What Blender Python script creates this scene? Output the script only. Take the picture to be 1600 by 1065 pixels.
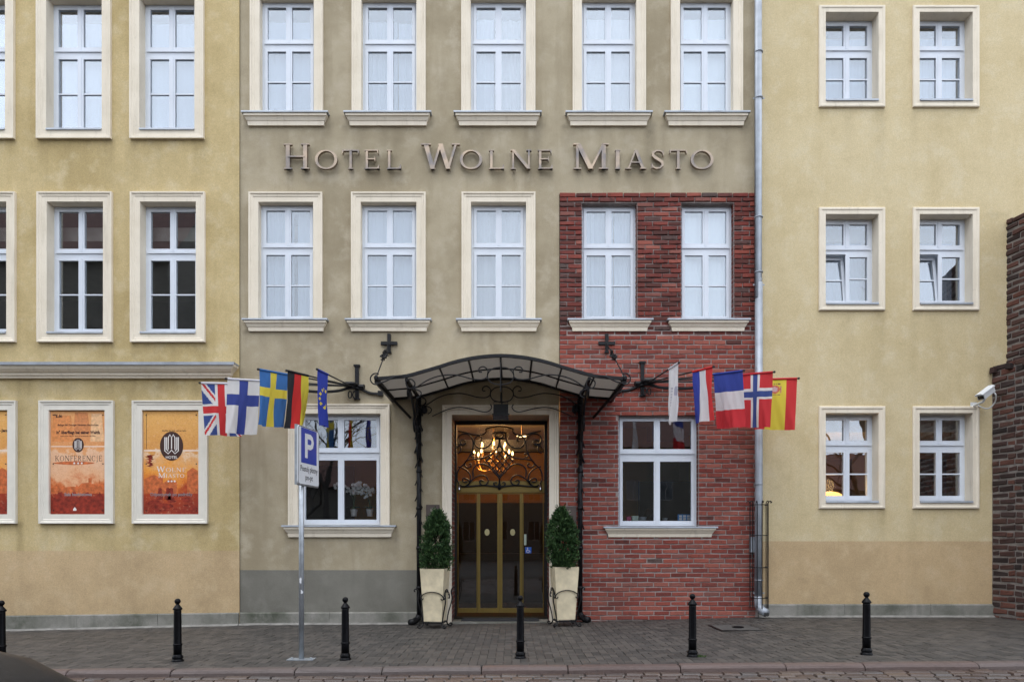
import bpy, math, random
from mathutils import Vector, Matrix
R = math.radians
random.seed(7)
scene = bpy.context.scene
for o in list(bpy.data.objects): bpy.data.objects.remove(o)
col = scene.collection

# ------------------------------------------------------------------ camera, sky, sun, exposure
CD, CF, CH, HY = 12.0, 1056.0, 1.45, 840.0          # camera distance to the facade, focal length in photo pixels, eye height, horizon row
cam_d = bpy.data.cameras.new('camera')
cam_d.sensor_width = 36.0
cam_d.lens = CF / 1600 * 36.0
cam_d.shift_y = (HY - 532.5) / 1600
cam_d.clip_end = 2000
cam = bpy.data.objects.new('camera', cam_d); col.objects.link(cam)
cam.location = (0, -CD, CH); cam.rotation_euler = (R(90), 0, 0)
scene.camera = cam

SUN_EL, SUN_ROT = 64, 200
world = bpy.data.worlds.new('World'); scene.world = world; world.use_nodes = True
wn = world.node_tree; wn.nodes.clear()
wo = wn.nodes.new('ShaderNodeOutputWorld'); bg = wn.nodes.new('ShaderNodeBackground')
sky = wn.nodes.new('ShaderNodeTexSky'); sky.sky_type = 'NISHITA'; sky.sun_disc = False
sky.sun_elevation = R(SUN_EL); sky.sun_rotation = R(SUN_ROT)
sky.air_density = 1.0; sky.dust_density = 4.0; sky.ozone_density = 1.0
hs = wn.nodes.new('ShaderNodeHueSaturation'); hs.inputs['Saturation'].default_value = 0.30
hs.inputs['Value'].default_value = 1.0
mxw = wn.nodes.new('ShaderNodeMix'); mxw.data_type = 'RGBA'; mxw.inputs[0].default_value = 0.86
mxw.inputs[7].default_value = (13.2, 14.2, 16.0, 1)          # even cloud layer
wn.links.new(sky.outputs[0], hs.inputs['Color']); wn.links.new(hs.outputs[0], mxw.inputs[6])
wtc = wn.nodes.new('ShaderNodeTexCoord'); wnz = wn.nodes.new('ShaderNodeTexNoise'); wnz.inputs['Scale'].default_value = 2.6; wnz.inputs['Detail'].default_value = 5
wmr = wn.nodes.new('ShaderNodeMapRange'); wmr.inputs[1].default_value = 0.3; wmr.inputs[2].default_value = 0.7; wmr.inputs[3].default_value = 0.74; wmr.inputs[4].default_value = 1.16
wml = wn.nodes.new('ShaderNodeMix'); wml.data_type = 'RGBA'; wml.blend_type = 'MULTIPLY'; wml.inputs[0].default_value = 1.0
wn.links.new(wtc.outputs['Generated'], wnz.inputs['Vector']); wn.links.new(wnz.outputs['Fac'], wmr.inputs[0])
wn.links.new(mxw.outputs[2], wml.inputs[6]); wn.links.new(wmr.outputs[0], wml.inputs[7])      # cloud structure
wn.links.new(wml.outputs[2], bg.inputs[0]); bg.inputs[1].default_value = 0.12
wn.links.new(bg.outputs[0], wo.inputs[0])

sd = bpy.data.lights.new('sun', 'SUN'); sd.energy = 0.7; sd.angle = R(30); sd.color = (1.0, 0.97, 0.93)
sun = bpy.data.objects.new('sun', sd); col.objects.link(sun)
# overcast: soft light from above and behind the camera
sun.rotation_euler = (R(90 - SUN_EL), 0, R(180 - SUN_ROT))
scene.view_settings.view_transform = 'Standard'; scene.view_settings.look = 'None'
scene.view_settings.exposure = 0.38; scene.view_settings.gamma = 1.0
scene.view_settings.use_curve_mapping = False
scene.cycles.use_denoising = True
scene.cycles.max_bounces = 8; scene.cycles.transparent_max_bounces = 24
scene.cycles.sample_clamp_indirect = 6.0
scene.cycles.caustics_reflective = False; scene.cycles.caustics_refractive = False

# photo pixels -> metres on a plane Y metres behind (+) or before (-) the facade
def X(px, Y=0.0): return (px - 800) * (CD + Y) / CF
def Z(py, Y=0.0): return CH + (HY - py) * (CD + Y) / CF
def lerp(a, b, t): return a + (b - a) * t
def interp(x, xs, ys):
    if x <= xs[0]: return ys[0]
    for i in range(len(xs) - 1):
        if x <= xs[i + 1]: return lerp(ys[i], ys[i + 1], (x - xs[i]) / (xs[i + 1] - xs[i]))
    return ys[-1]

# ------------------------------------------------------------------ materials
def mat(name):
    m = bpy.data.materials.new(name); m.use_nodes = True
    return m, m.node_tree.nodes, m.node_tree.links, m.node_tree.nodes['Principled BSDF']
def c4(c): return (c[0], c[1], c[2], 1)
def mul(c, f): return tuple(min(1, v * f) for v in c)
def ramp(N, stops):
    r = N.new('ShaderNodeValToRGB'); e = r.color_ramp.elements
    e[0].position, e[0].color = stops[0][0], c4(stops[0][1])
    e[1].position, e[1].color = stops[-1][0], c4(stops[-1][1])
    for p, c in stops[1:-1]:
        k = e.new(p); k.color = c4(c)
    return r
def noise(N, L, vec, scale, detail=4, rough=0.55, mapscale=None):
    n = N.new('ShaderNodeTexNoise'); n.inputs['Scale'].default_value = scale
    n.inputs['Detail'].default_value = detail; n.inputs['Roughness'].default_value = rough
    if mapscale:
        mp = N.new('ShaderNodeMapping'); mp.inputs['Scale'].default_value = mapscale
        L.new(vec, mp.inputs[0]); vec = mp.outputs[0]
    L.new(vec, n.inputs['Vector'])
    return n.outputs['Fac']
def mixc(N, L, fac, a, b, mode='MIX'):
    m = N.new('ShaderNodeMix'); m.data_type = 'RGBA'; m.blend_type = mode
    for sock, v in ((m.inputs[0], fac), (m.inputs[6], a), (m.inputs[7], b)):
        if hasattr(v, 'is_output'): L.new(v, sock)
        elif isinstance(v, (int, float)): sock.default_value = v
        else: sock.default_value = c4(v)
    return m.outputs[2]
def remap(N, L, v, a, b, lo=0.0, hi=1.0):
    m = N.new('ShaderNodeMapRange'); L.new(v, m.inputs[0])
    m.inputs[1].default_value, m.inputs[2].default_value, m.inputs[3].default_value, m.inputs[4].default_value = a, b, lo, hi
    return m.outputs[0]
def bump(N, L, b, h, strength=0.3, dist=0.01):
    n = N.new('ShaderNodeBump'); n.inputs['Strength'].default_value = strength; n.inputs['Distance'].default_value = dist
    L.new(h, n.inputs['Height']); L.new(n.outputs[0], b.inputs['Normal'])
def rnd(N, L):
    g = N.new('ShaderNodeNewGeometry'); o = N.new('ShaderNodeObjectInfo')
    a = N.new('ShaderNodeMath'); a.operation = 'ADD'; L.new(g.outputs['Random Per Island'], a.inputs[0]); L.new(o.outputs['Random'], a.inputs[1])
    f = N.new('ShaderNodeMath'); f.operation = 'FRACT'; L.new(a.outputs[0], f.inputs[0])
    return f.outputs[0]
def pos(N): return N.new('ShaderNodeNewGeometry').outputs['Position']

def plain(name, c, rough=0.6, metal=0.0, vary=0.12, scale=6.0, bmp=0.0, bscale=80, spec=0.4):
    m, N, L, b = mat(name); p = pos(N)
    n = noise(N, L, p, scale, 5)
    L.new(mixc(N, L, remap(N, L, n, 0.3, 0.7), mul(c, 1 - vary), mul(c, 1 + vary * 0.6)), b.inputs['Base Color'])
    b.inputs['Roughness'].default_value = rough; b.inputs['Metallic'].default_value = metal
    b.inputs['Specular IOR Level'].default_value = spec
    if bmp: bump(N, L, b, noise(N, L, p, bscale, 3), bmp, 0.005)
    return m
def stucco(name, c, stain, pale, stain_amt=0.55):
    m, N, L, b = mat(name); p = pos(N)
    big = noise(N, L, p, 0.55, 6, 0.6)
    mid = noise(N, L, p, 2.6, 6, 0.62)
    streak = noise(N, L, p, 1.0, 5, 0.6, (2.6, 2.6, 0.28))
    fine = noise(N, L, p, 75, 3, 0.6)
    k = mixc(N, L, remap(N, L, big, 0.44, 0.62, 0, stain_amt), c, stain)
    k = mixc(N, L, remap(N, L, mid, 0.50, 0.66, 0, 0.62), k, pale)
    k = mixc(N, L, remap(N, L, streak, 0.53, 0.68, 0, stain_amt * 0.6), k, stain)
    k = mixc(N, L, remap(N, L, mid, 0.46, 0.30, 0, 0.35), k, mul(stain, 0.9))
    at = N.new('ShaderNodeVertexColor'); at.layer_name = 'Stain'
    sm = N.new('ShaderNodeMath'); sm.operation = 'MULTIPLY'; L.new(at.outputs[0], sm.inputs[0]); L.new(remap(N, L, noise(N, L, p, 7, 5, 0.65), 0.25, 0.65, 0.25, 1.0), sm.inputs[1])
    k = mixc(N, L, sm.outputs[0], k, mul(stain, 0.42))
    dk = mixc(N, L, remap(N, L, fine, 0.3, 0.7), (0.82, 0.82, 0.82), (1.10, 1.10, 1.10))
    k = mixc(N, L, 1.0, k, dk, 'MULTIPLY')
    L.new(k, b.inputs['Base Color']); b.inputs['Roughness'].default_value = 0.92
    b.inputs['Specular IOR Level'].default_value = 0.15
    bump(N, L, b, noise(N, L, p, 90, 4, 0.7), 0.55, 0.012)
    return m
def piecemat(name, stops, mottle=0.5, rough=0.85, bscale=45, spots=None, bmp=0.6, spec=0.3, dark=(0.03, 0.022, 0.02)):
    m, N, L, b = mat(name); p = pos(N)
    r = ramp(N, stops); L.new(rnd(N, L), r.inputs[0])
    n1 = noise(N, L, p, 14, 5, 0.65)
    k = mixc(N, L, remap(N, L, n1, 0.52, 0.75, 0, mottle), r.outputs[0], dark)
    if spots:
        n2 = noise(N, L, p, 130, 2, 0.5)
        k = mixc(N, L, remap(N, L, n2, 0.62, 0.70, 0, 0.55), k, spots)
    big = noise(N, L, p, 0.9, 4)
    k = mixc(N, L, remap(N, L, big, 0.5, 0.75, 0, 0.35), k, mul(dark, 2.2))
    L.new(k, b.inputs['Base Color']); b.inputs['Roughness'].default_value = rough
    b.inputs['Specular IOR Level'].default_value = spec
    bump(N, L, b, noise(N, L, p, bscale, 5, 0.7), bmp, 0.012)
    return m

M = {}
M['stucco_left'] = stucco('ochre stucco', (0.605, 0.478, 0.252), (0.465, 0.355, 0.168), (0.67, 0.565, 0.355), 0.82)
M['stucco_mid'] = stucco('grey beige stucco', (0.455, 0.388, 0.270), (0.325, 0.270, 0.178), (0.53, 0.462, 0.345), 0.85)
M['stucco_right'] = stucco('pale yellow stucco', (0.665, 0.553, 0.338), (0.56, 0.445, 0.24), (0.71, 0.615, 0.42), 0.52)
M['band_peach'] = stucco('peach base paint', (0.58, 0.425, 0.245), (0.45, 0.33, 0.19), (0.63, 0.485, 0.30), 0.5)
M['band_grey'] = stucco('grey base paint', (0.225, 0.215, 0.182), (0.16, 0.152, 0.128), (0.26, 0.25, 0.215), 0.5)
def trimmat():
    m, N, L, b = mat('cream moulding'); p = pos(N)
    k = mixc(N, L, remap(N, L, noise(N, L, p, 2.2, 5), 0.35, 0.7), (0.82, 0.74, 0.605), (0.74, 0.66, 0.525))
    k = mixc(N, L, remap(N, L, noise(N, L, p, 1.0, 5, 0.65, (9, 9, 0.9)), 0.55, 0.75, 0, 0.4), k, (0.42, 0.36, 0.27))
    k = mixc(N, L, remap(N, L, noise(N, L, p, 30, 4, 0.6), 0.60, 0.75, 0, 0.4), k, (0.45, 0.40, 0.32))
    L.new(k, b.inputs['Base Color']); b.inputs['Roughness'].default_value = 0.8; b.inputs['Specular IOR Level'].default_value = 0.2
    bump(N, L, b, noise(N, L, p, 60, 4), 0.2, 0.006); return m
M['trim'] = trimmat()
M['pvc'] = plain('white window plastic', (0.70, 0.745, 0.81), 0.35, vary=0.05, scale=3)
M['zinc'] = plain('zinc flashing', (0.36, 0.39, 0.43), 0.5, 0.35, 0.2, 5)
M['zinc_dark'] = plain('galvanised steel', (0.40, 0.43, 0.46), 0.45, 0.6, 0.25, 9)
M['iron'] = plain('black wrought iron', (0.0065, 0.0065, 0.008), 0.46, 0.0, 0.5, 25, 0.35, 60, 0.28)
M['cast'] = plain('black bollard paint', (0.0035, 0.0035, 0.0045), 0.34, 0.0, 0.4, 18, 0.15, 70, 0.13)
M['bronze'] = None
M['mortar'] = plain('mortar', (0.33, 0.285, 0.265), 0.95, vary=0.35, scale=9, bmp=0.5)
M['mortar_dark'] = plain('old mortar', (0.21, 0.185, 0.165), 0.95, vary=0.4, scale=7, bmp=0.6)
M['brick'] = piecemat('red brick', [(0, (0.18, 0.040, 0.030)), (0.3, (0.245, 0.054, 0.038)), (0.6, (0.285, 0.070, 0.048)), (0.85, (0.325, 0.104, 0.075)), (1, (0.21, 0.078, 0.062))], 0.55, spots=(0.40, 0.20, 0.17))
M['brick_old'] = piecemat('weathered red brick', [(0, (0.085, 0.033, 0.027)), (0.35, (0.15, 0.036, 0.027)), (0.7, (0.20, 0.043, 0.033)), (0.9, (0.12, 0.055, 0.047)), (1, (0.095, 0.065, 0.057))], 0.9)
M['brick_city'] = piecemat('medieval brick', [(0, (0.024, 0.018, 0.017)), (0.3, (0.055, 0.030, 0.026)), (0.6, (0.085, 0.042, 0.032)), (0.8, (0.125, 0.050, 0.036)), (1, (0.036, 0.026, 0.025))], 0.8)
M['paver'] = piecemat('brown grey paver', [(0, (0.038, 0.035, 0.032)), (0.5, (0.060, 0.054, 0.049)), (1, (0.086, 0.075, 0.066))], 0.5, 0.6, 60, (0.22, 0.20, 0.175), 0.7, 0.35, (0.03, 0.027, 0.023))
M['sand'] = plain('joint sand', (0.045, 0.040, 0.034), 0.9, vary=0.4, scale=20)
M['sett'] = piecemat('granite sett', [(0, (0.048, 0.030, 0.024)), (0.4, (0.080, 0.052, 0.040)), (0.7, (0.066, 0.055, 0.050)), (1, (0.10, 0.068, 0.050))], 0.5, 0.42, 30, (0.26, 0.22, 0.2), 0.5, 0.5, (0.03, 0.026, 0.024))
M['kerb'] = piecemat('red granite kerb', [(0, (0.090, 0.060, 0.052)), (0.5, (0.115, 0.080, 0.070)), (1, (0.098, 0.085, 0.080))], 0.45, 0.5, 50, (0.22, 0.18, 0.165), 0.4, 0.4, (0.035, 0.03, 0.028))
M['granite'] = piecemat('grey plinth stone', [(0, (0.15, 0.142, 0.125)), (1, (0.21, 0.198, 0.175))], 0.75, 0.8, 60, (0.33, 0.31, 0.28), 0.4, 0.3, (0.055, 0.06, 0.045))
M['granite'] = stucco('plinth stone', (0.275, 0.265, 0.235), (0.085, 0.092, 0.068), (0.33, 0.315, 0.285), 0.95)
M['fillet'] = plain('cement fillet', (0.23, 0.22, 0.20), 0.9, vary=0.3, scale=8)
M['gold'] = plain('bronze anodised door frame', (0.235, 0.165, 0.045), 0.35, 0.45, 0.1, 4)
M['pot'] = plain('cream planter', (0.66, 0.57, 0.39), 0.5, vary=0.2, scale=7)
M['black'] = plain('matt black', (0.015, 0.015, 0.015), 0.6)
M['rubber'] = plain('ribbed mat rubber', (0.03, 0.032, 0.035), 0.8)
M['plaque'] = plain('brown metal plaque', (0.11, 0.085, 0.075), 0.45, 0.4)
M['white'] = plain('white paint', (0.78, 0.78, 0.77), 0.45, vary=0.05)
M['sign_white'] = plain('sign white', (0.66, 0.68, 0.70), 0.4, vary=0.06)
M['sign_blue'] = plain('sign blue', (0.014, 0.048, 0.33), 0.35, vary=0.08)
M['print_dark'] = plain('dark print', (0.05, 0.018, 0.014), 0.5)
M['print_black'] = plain('black print', (0.02, 0.02, 0.025), 0.5)
M['print_white'] = plain('white print', (0.80, 0.76, 0.72), 0.5, vary=0.04)
M['print_brown'] = plain('brown print', (0.060, 0.026, 0.020), 0.4)
M['print_maroon'] = plain('maroon print', (0.28, 0.032, 0.016), 0.45, vary=0.6, scale=14)
M['print_rust'] = plain('rust print', (0.60, 0.15, 0.045), 0.45, vary=0.45, scale=16)
M['ceiling'] = plain('white ceiling', (0.62, 0.56, 0.46), 0.9)
M['ochre'] = plain('ochre room wall', (0.55, 0.30, 0.075), 0.9, vary=0.12, scale=2)
M['room'] = plain('dim room wall', (0.13, 0.11, 0.09), 0.9)
M['wood'] = plain('dark wood', (0.05, 0.025, 0.014), 0.4)
M['floor'] = plain('dark floor tile', (0.09, 0.05, 0.035), 0.3)
M['asphalt'] = plain('far ground', (0.06, 0.057, 0.054), 0.8, vary=0.3)
M['tile'] = plain('red roof tile', (0.075, 0.028, 0.020), 0.8, vary=0.4, scale=5, bmp=0.5)
M['plaster'] = plain('grey plaster', (0.10, 0.09, 0.075), 0.9, vary=0.2, scale=1)
M['bark'] = plain('bare tree bark', (0.030, 0.025, 0.022), 0.9)
M['dark_glass'] = plain('dark glass', (0.01, 0.012, 0.014), 0.06, spec=0.6)
M['carpaint'] = plain('dusty dark car paint', (0.010, 0.009, 0.009), 0.42, 0.0, 0.7, 30, 0.4, 160, 0.3)
M['chrome'] = plain('chrome', (0.5, 0.5, 0.52), 0.15, 1.0)
M['lens'] = plain('headlamp lens', (0.5, 0.52, 0.55), 0.08)
M['camwhite'] = plain('camera housing white', (0.72, 0.74, 0.75), 0.35, vary=0.05)
M['brass'] = plain('brass', (0.55, 0.30, 0.08), 0.25, 0.9)
M['petal'] = plain('white petal', (0.75, 0.70, 0.66), 0.6)
M['leaf'] = plain('plant leaf', (0.04, 0.075, 0.025), 0.5)
M['box_pink'] = plain('pink box', (0.45, 0.05, 0.13), 0.5)
M['box_pale'] = plain('pale green box', (0.50, 0.58, 0.48), 0.5)
M['box_blue'] = plain('blue card', (0.03, 0.22, 0.55), 0.4, vary=0.1)
M['window_grey'] = plain('far window frame', (0.16, 0.15, 0.14), 0.6)
M['door_black'] = plain('dark door frame', (0.012, 0.010, 0.009), 0.5)
M['moss'] = plain('moss', (0.05, 0.10, 0.02), 0.9)

def bronze():
    m, N, L, b = mat('patinated metal letter'); p = pos(N)
    n = noise(N, L, p, 3.2, 4)
    L.new(mixc(N, L, remap(N, L, n, 0.35, 0.65), (0.17, 0.155, 0.15), (0.40, 0.31, 0.225)), b.inputs['Base Color'])
    b.inputs['Metallic'].default_value = 0.75; b.inputs['Roughness'].default_value = 0.42
    return m
M['bronze'] = bronze()
def glass(name, refl, tint, wob=0.02):
    m, N, L, b = mat(name); N.remove(b); out = N['Material Output']
    tr = N.new('ShaderNodeBsdfTransparent'); tr.inputs[0].default_value = c4(tint)
    gl = N.new('ShaderNodeBsdfGlossy'); gl.inputs['Roughness'].default_value = 0.0; gl.inputs['Color'].default_value = (0.92, 0.96, 1.0, 1)
    lw = N.new('ShaderNodeLayerWeight'); lw.inputs['Blend'].default_value = 0.25
    mx = N.new('ShaderNodeMixShader')
    L.new(remap(N, L, lw.outputs['Facing'], 0, 1, refl, 0.9), mx.inputs[0])
    L.new(tr.outputs[0], mx.inputs[1]); L.new(gl.outputs[0], mx.inputs[2]); L.new(mx.outputs[0], out.inputs[0])
    p = pos(N); bn = N.new('ShaderNodeBump'); bn.inputs['Strength'].default_value = wob; bn.inputs['Distance'].default_value = 0.05
    L.new(noise(N, L, p, 2.2, 2), bn.inputs['Height']); L.new(bn.outputs[0], gl.inputs['Normal'])
    return m
M['glass'] = glass('window glass', 0.11, (0.90, 0.93, 0.95), 0.014)
M['glass_door'] = glass('door glass', 0.060, (0.74, 0.72, 0.68), 0.008)
def sheer(name, c, trans):
    m, N, L, b = mat(name); N.remove(b); out = N['Material Output']
    d = N.new('ShaderNodeBsdfDiffuse'); d.inputs[0].default_value = c4(c)
    t = N.new('ShaderNodeBsdfTranslucent'); t.inputs[0].default_value = c4(c)
    mx = N.new('ShaderNodeMixShader'); mx.inputs[0].default_value = trans
    L.new(d.outputs[0], mx.inputs[1]); L.new(t.outputs[0], mx.inputs[2]); L.new(mx.outputs[0], out.inputs[0])
    return m
M['curtain'] = sheer('white curtain', (0.56, 0.60, 0.67), 0.12)
M['curtain_b'] = sheer('ivory curtain', (0.62, 0.62, 0.63), 0.12)
M['curtain_c'] = sheer('grey curtain', (0.47, 0.52, 0.59), 0.15)
M['blind_bright'] = sheer('bright white blind', (0.86, 0.89, 0.90), 0.05)
M['blind'] = sheer('pale grey blind', (0.48, 0.53, 0.61), 0.05)
M['poly'] = sheer('smoked roof sheet', (0.58, 0.55, 0.51), 0.45)
def flagmat():
    m, N, L, b = mat('flag cloth'); N.remove(b); out = N['Material Output']
    a = N.new('ShaderNodeVertexColor'); a.layer_name = 'Col'
    d = N.new('ShaderNodeBsdfDiffuse'); t = N.new('ShaderNodeBsdfTranslucent')
    L.new(a.outputs[0], d.inputs[0]); L.new(a.outputs[0], t.inputs[0])
    mx = N.new('ShaderNodeMixShader'); mx.inputs[0].default_value = 0.38
    L.new(d.outputs[0], mx.inputs[1]); L.new(t.outputs[0], mx.inputs[2]); L.new(mx.outputs[0], out.inputs[0])
    return m
M['flag'] = flagmat()
def emit(name, c, s):
    m, N, L, b = mat(name); b.inputs['Base Color'].default_value = c4(c)
    b.inputs['Emission Color'].default_value = c4(c); b.inputs['Emission Strength'].default_value = s
    return m
M['bulb'] = emit('lit bulb', (1.0, 0.62, 0.25), 14)
M['shade'] = emit('lit lamp shade', (1.0, 0.55, 0.14), 2.4)
def foliage():
    m, N, L, b = mat('thuja foliage')
    r = ramp(N, [(0, (0.014, 0.036, 0.013)), (0.5, (0.030, 0.068, 0.022)), (1, (0.065, 0.12, 0.036))])
    L.new(rnd(N, L), r.inputs[0]); L.new(r.outputs[0], b.inputs['Base Color'])
    b.inputs['Roughness'].default_value = 0.6; b.inputs['Specular IOR Level'].default_value = 0.25
    return m
M['thuja'] = foliage()

# ------------------------------------------------------------------ mesh helpers
class MB:
    def __init__(s): s.v = []; s.f = []; s.m = []
    def add(s, vs, fs, mi=0):
        n = len(s.v); s.v += [tuple(v) for v in vs]
        s.f += [tuple(i + n for i in f) for f in fs]; s.m += [mi] * len(fs); return s
    def box(s, x0, x1, y0, y1, z0, z1, mi=0):
        return s.add([(x0, y0, z0), (x1, y0, z0), (x1, y1, z0), (x0, y1, z0), (x0, y0, z1), (x1, y0, z1), (x1, y1, z1), (x0, y1, z1)],
                     [(0, 3, 2, 1), (4, 5, 6, 7), (0, 1, 5, 4), (1, 2, 6, 5), (2, 3, 7, 6), (3, 0, 4, 7)], mi)
    def ring(s, x0, x1, z0, z1, w, y0, y1, mi=0):       # rectangular frame, butt joints
        s.box(x0, x0 + w, y0, y1, z0, z1, mi); s.box(x1 - w, x1, y0, y1, z0, z1, mi)
        s.box(x0 + w, x1 - w, y0, y1, z0, z0 + w, mi); s.box(x0 + w, x1 - w, y0, y1, z1 - w, z1, mi); return s
    def loft(s, rings, closed_ring=True, caps=True, mi=0, closed_path=False):
        n = len(rings[0]); base = len(s.v); vs = [p for r in rings for p in r]; fs = []
        m = len(rings)
        for i in range(m if closed_path else m - 1):
            for j in range(n if closed_ring else n - 1):
                a, b = i * n + j, i * n + (j + 1) % n
                i2 = (i + 1) % m
                c, d = i2 * n + (j + 1) % n, i2 * n + j
                fs.append((a, b, c, d))
        if caps and not closed_path: fs.append(tuple(range(n))[::-1]); fs.append(tuple((m - 1) * n + j for j in range(n)))
        return s.add(vs, fs, mi)
    def tube(s, pts, r, n=6, closed=False, mi=0, flat=None):
        pts = [Vector(p) for p in pts]; P = [pts[0]]
        for p in pts[1:]:
            if (p - P[-1]).length > 1e-5: P.append(p)
        if closed and (P[0] - P[-1]).length < 1e-5: P.pop()
        if len(P) < 2: return s
        m = len(P); T = []
        for i in range(m):
            a = P[(i - 1) % m] if (closed or i) else P[0]
            b = P[(i + 1) % m] if (closed or i < m - 1) else P[-1]
            t = (b - a)
            T.append(t.normalized() if t.length > 1e-9 else Vector((0, 0, 1)))
        up = Vector((0, 1, 0)) if abs(T[0].y) < 0.9 else Vector((1, 0, 0))
        u = (up - T[0] * up.dot(T[0])).normalized(); rings = []
        for i in range(m):
            u = u - T[i] * u.dot(T[i])
            u = u.normalized() if u.length > 1e-6 else T[i].orthogonal().normalized()
            w = T[i].cross(u); rr = r[i] if isinstance(r, (list, tuple)) else r
            fu = flat if flat else 1.0
            rings.append([P[i] + u * (math.cos(2 * math.pi * k / n) * rr * fu) + w * (math.sin(2 * math.pi * k / n) * rr) for k in range(n)])
        return s.loft(rings, True, not closed, mi, closed)
    def lathe(s, prof, c=(0, 0, 0), n=20, mi=0):
        rings = [[(c[0] + r * math.cos(2 * math.pi * k / n), c[1] + r * math.sin(2 * math.pi * k / n), c[2] + z) for k in range(n)] for r, z in prof]
        return s.loft(rings, True, True, mi)
    def poly(s, pts, y0, y1, mi=0):                      # polygon in the XZ plane from y0 (front) to y1
        n = len(pts)
        vs = [(p[0], y0, p[1]) for p in pts] + [(p[0], y1, p[1]) for p in pts]
        fs = [tuple(range(n)), tuple(range(2 * n - 1, n - 1, -1))] + [(i, n + i, n + (i + 1) % n, (i + 1) % n) for i in range(n)]
        return s.add(vs, fs, mi)
    def ribbon(s, pts, y0, y1, closed=False, mi=0):      # pts (x, z, width) stroke in the XZ plane
        m = len(pts); rings = []
        for i in range(m):
            a = pts[(i - 1) % m] if (closed or i) else pts[0]
            b = pts[(i + 1) % m] if (closed or i < m - 1) else pts[-1]
            tx, tz = b[0] - a[0], b[1] - a[1]; l = math.hypot(tx, tz) or 1
            nx, nz = -tz / l, tx / l; w = pts[i][2] / 2
            x, z = pts[i][0], pts[i][1]
            rings.append([(x + nx * w, y0, z + nz * w), (x - nx * w, y0, z - nz * w), (x - nx * w, y1, z - nz * w), (x + nx * w, y1, z + nz * w)])
        return s.loft(rings, True, not closed, mi, closed)
    def mesh(s, name, mats, smooth=False):
        me = bpy.data.meshes.new(name); me.from_pydata(s.v, [], s.f)
        if not isinstance(mats, (list, tuple)): mats = [mats]
        for k in mats: me.materials.append(M[k] if isinstance(k, str) else k)
        if len(mats) > 1: me.polygons.foreach_set('material_index', s.m)
        if smooth: me.polygons.foreach_set('use_smooth', [True] * len(s.f))
        me.update(); return me
    def build(s, name, mats, parent=None, loc=None, smooth=False, **tags):
        return obj(name, s.mesh(name, mats, smooth), parent, loc, **tags)
def obj(name, me, parent=None, loc=None, **tags):
    o = bpy.data.objects.new(name, me); col.objects.link(o)
    if parent: o.parent = parent
    if loc: o.location = loc
    for k, v in tags.items():
        if v is not None: o[k] = v
    return o
def empty(name, loc=(0, 0, 0), rz=0, **tags):
    o = bpy.data.objects.new(name, None); col.objects.link(o); o.location = loc; o.rotation_euler = (0, 0, rz); o.empty_display_size = 0.1
    for k, v in tags.items():
        if v is not None: o[k] = v
    return o
def smooth_pts(pts, n=6):                                # Catmull-Rom through points
    P = [Vector(p) for p in pts]; out = []
    for i in range(len(P) - 1):
        p0 = P[max(i - 1, 0)]; p1 = P[i]; p2 = P[i + 1]; p3 = P[min(i + 2, len(P) - 1)]
        for k in range(n):
            t = k / n
            out.append(0.5 * ((2 * p1) + (-p0 + p2) * t + (2 * p0 - 5 * p1 + 4 * p2 - p3) * t * t + (-p0 + 3 * p1 - 3 * p2 + p3) * t ** 3))
    out.append(P[-1]); return out
def spiral(cx, cz, r0, r1, a0, a1, n=18):                # (x, z) points
    return [(cx + lerp(r0, r1, i / n) * math.cos(R(lerp(a0, a1, i / n))), cz + lerp(r0, r1, i / n) * math.sin(R(lerp(a0, a1, i / n)))) for i in range(n + 1)]

# ---- small pieces (bricks, pavers, setts): front faces -Y, unit length along X
def piece_mesh(name, h, d, bev, jit, matkey, L=1.0):
    def j(a): return a + random.uniform(-jit, jit)
    x, z = L / 2, h / 2; v = []
    bx = bev
    for (sx, sz) in ((-1, -1), (1, -1), (1, 1), (-1, 1)): v.append((sx * x + random.uniform(-jit, jit) * 0.5, d, sz * z))
    rim = [(j(sx * x), bev * 1.0, j(sz * z)) for (sx, sz) in ((-1, -1), (1, -1), (1, 1), (-1, 1))]
    v += rim
    v += [(p[0] - math.copysign(bx, p[0]), random.uniform(-jit, jit) * 0.5, p[2] - math.copysign(bev, p[2])) for p in rim]
    f = []
    for a in (0, 4):
        for k in range(4): f.append((a + k, a + (k + 1) % 4, a + 4 + (k + 1) % 4, a + 4 + k))
    f.append((8, 9, 10, 11))
    mb = MB(); mb.add(v, f); return mb
ROT = {'wall': Matrix.Identity(3), 'side': Matrix.Rotation(R(-90), 3, 'Z'), 'sideR': Matrix.Rotation(R(90), 3, 'Z'), 'flat': Matrix.Rotation(R(-90), 3, 'X')}
def lay(name, pieces, variants, matfor, parent, maxn=300, rest=None):
    """pieces: (loc, length, height scale, rot key, material key). The first maxn become objects, the rest one 'stuff' mesh."""
    cache = {}
    for loc, ln, hs_, rk, mk in pieces[:maxn]:
        vi = random.randrange(len(variants)); key = (vi, mk)
        if key not in cache: cache[key] = variants[vi].mesh(name, mk)
        o = obj(name, cache[key], parent, loc); o.rotation_euler = ROT[rk].to_euler(); o.scale = (ln, 1, hs_)
    by = {}
    for loc, ln, hs_, rk, mk in pieces[maxn:]:
        mb = by.setdefault(mk, MB()); va = random.choice(variants); Rm = ROT[rk]; l = Vector(loc)
        mb.add([l + Rm @ Vector((p[0] * ln, p[1], p[2] * hs_)) for p in va.v], va.f)
    if by:
        big = MB(); keys = list(by)
        for i, k in enumerate(keys): big.add(by[k].v, by[k].f, i)
        big.build(rest or name + '_field', keys, parent, kind='stuff')
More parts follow.
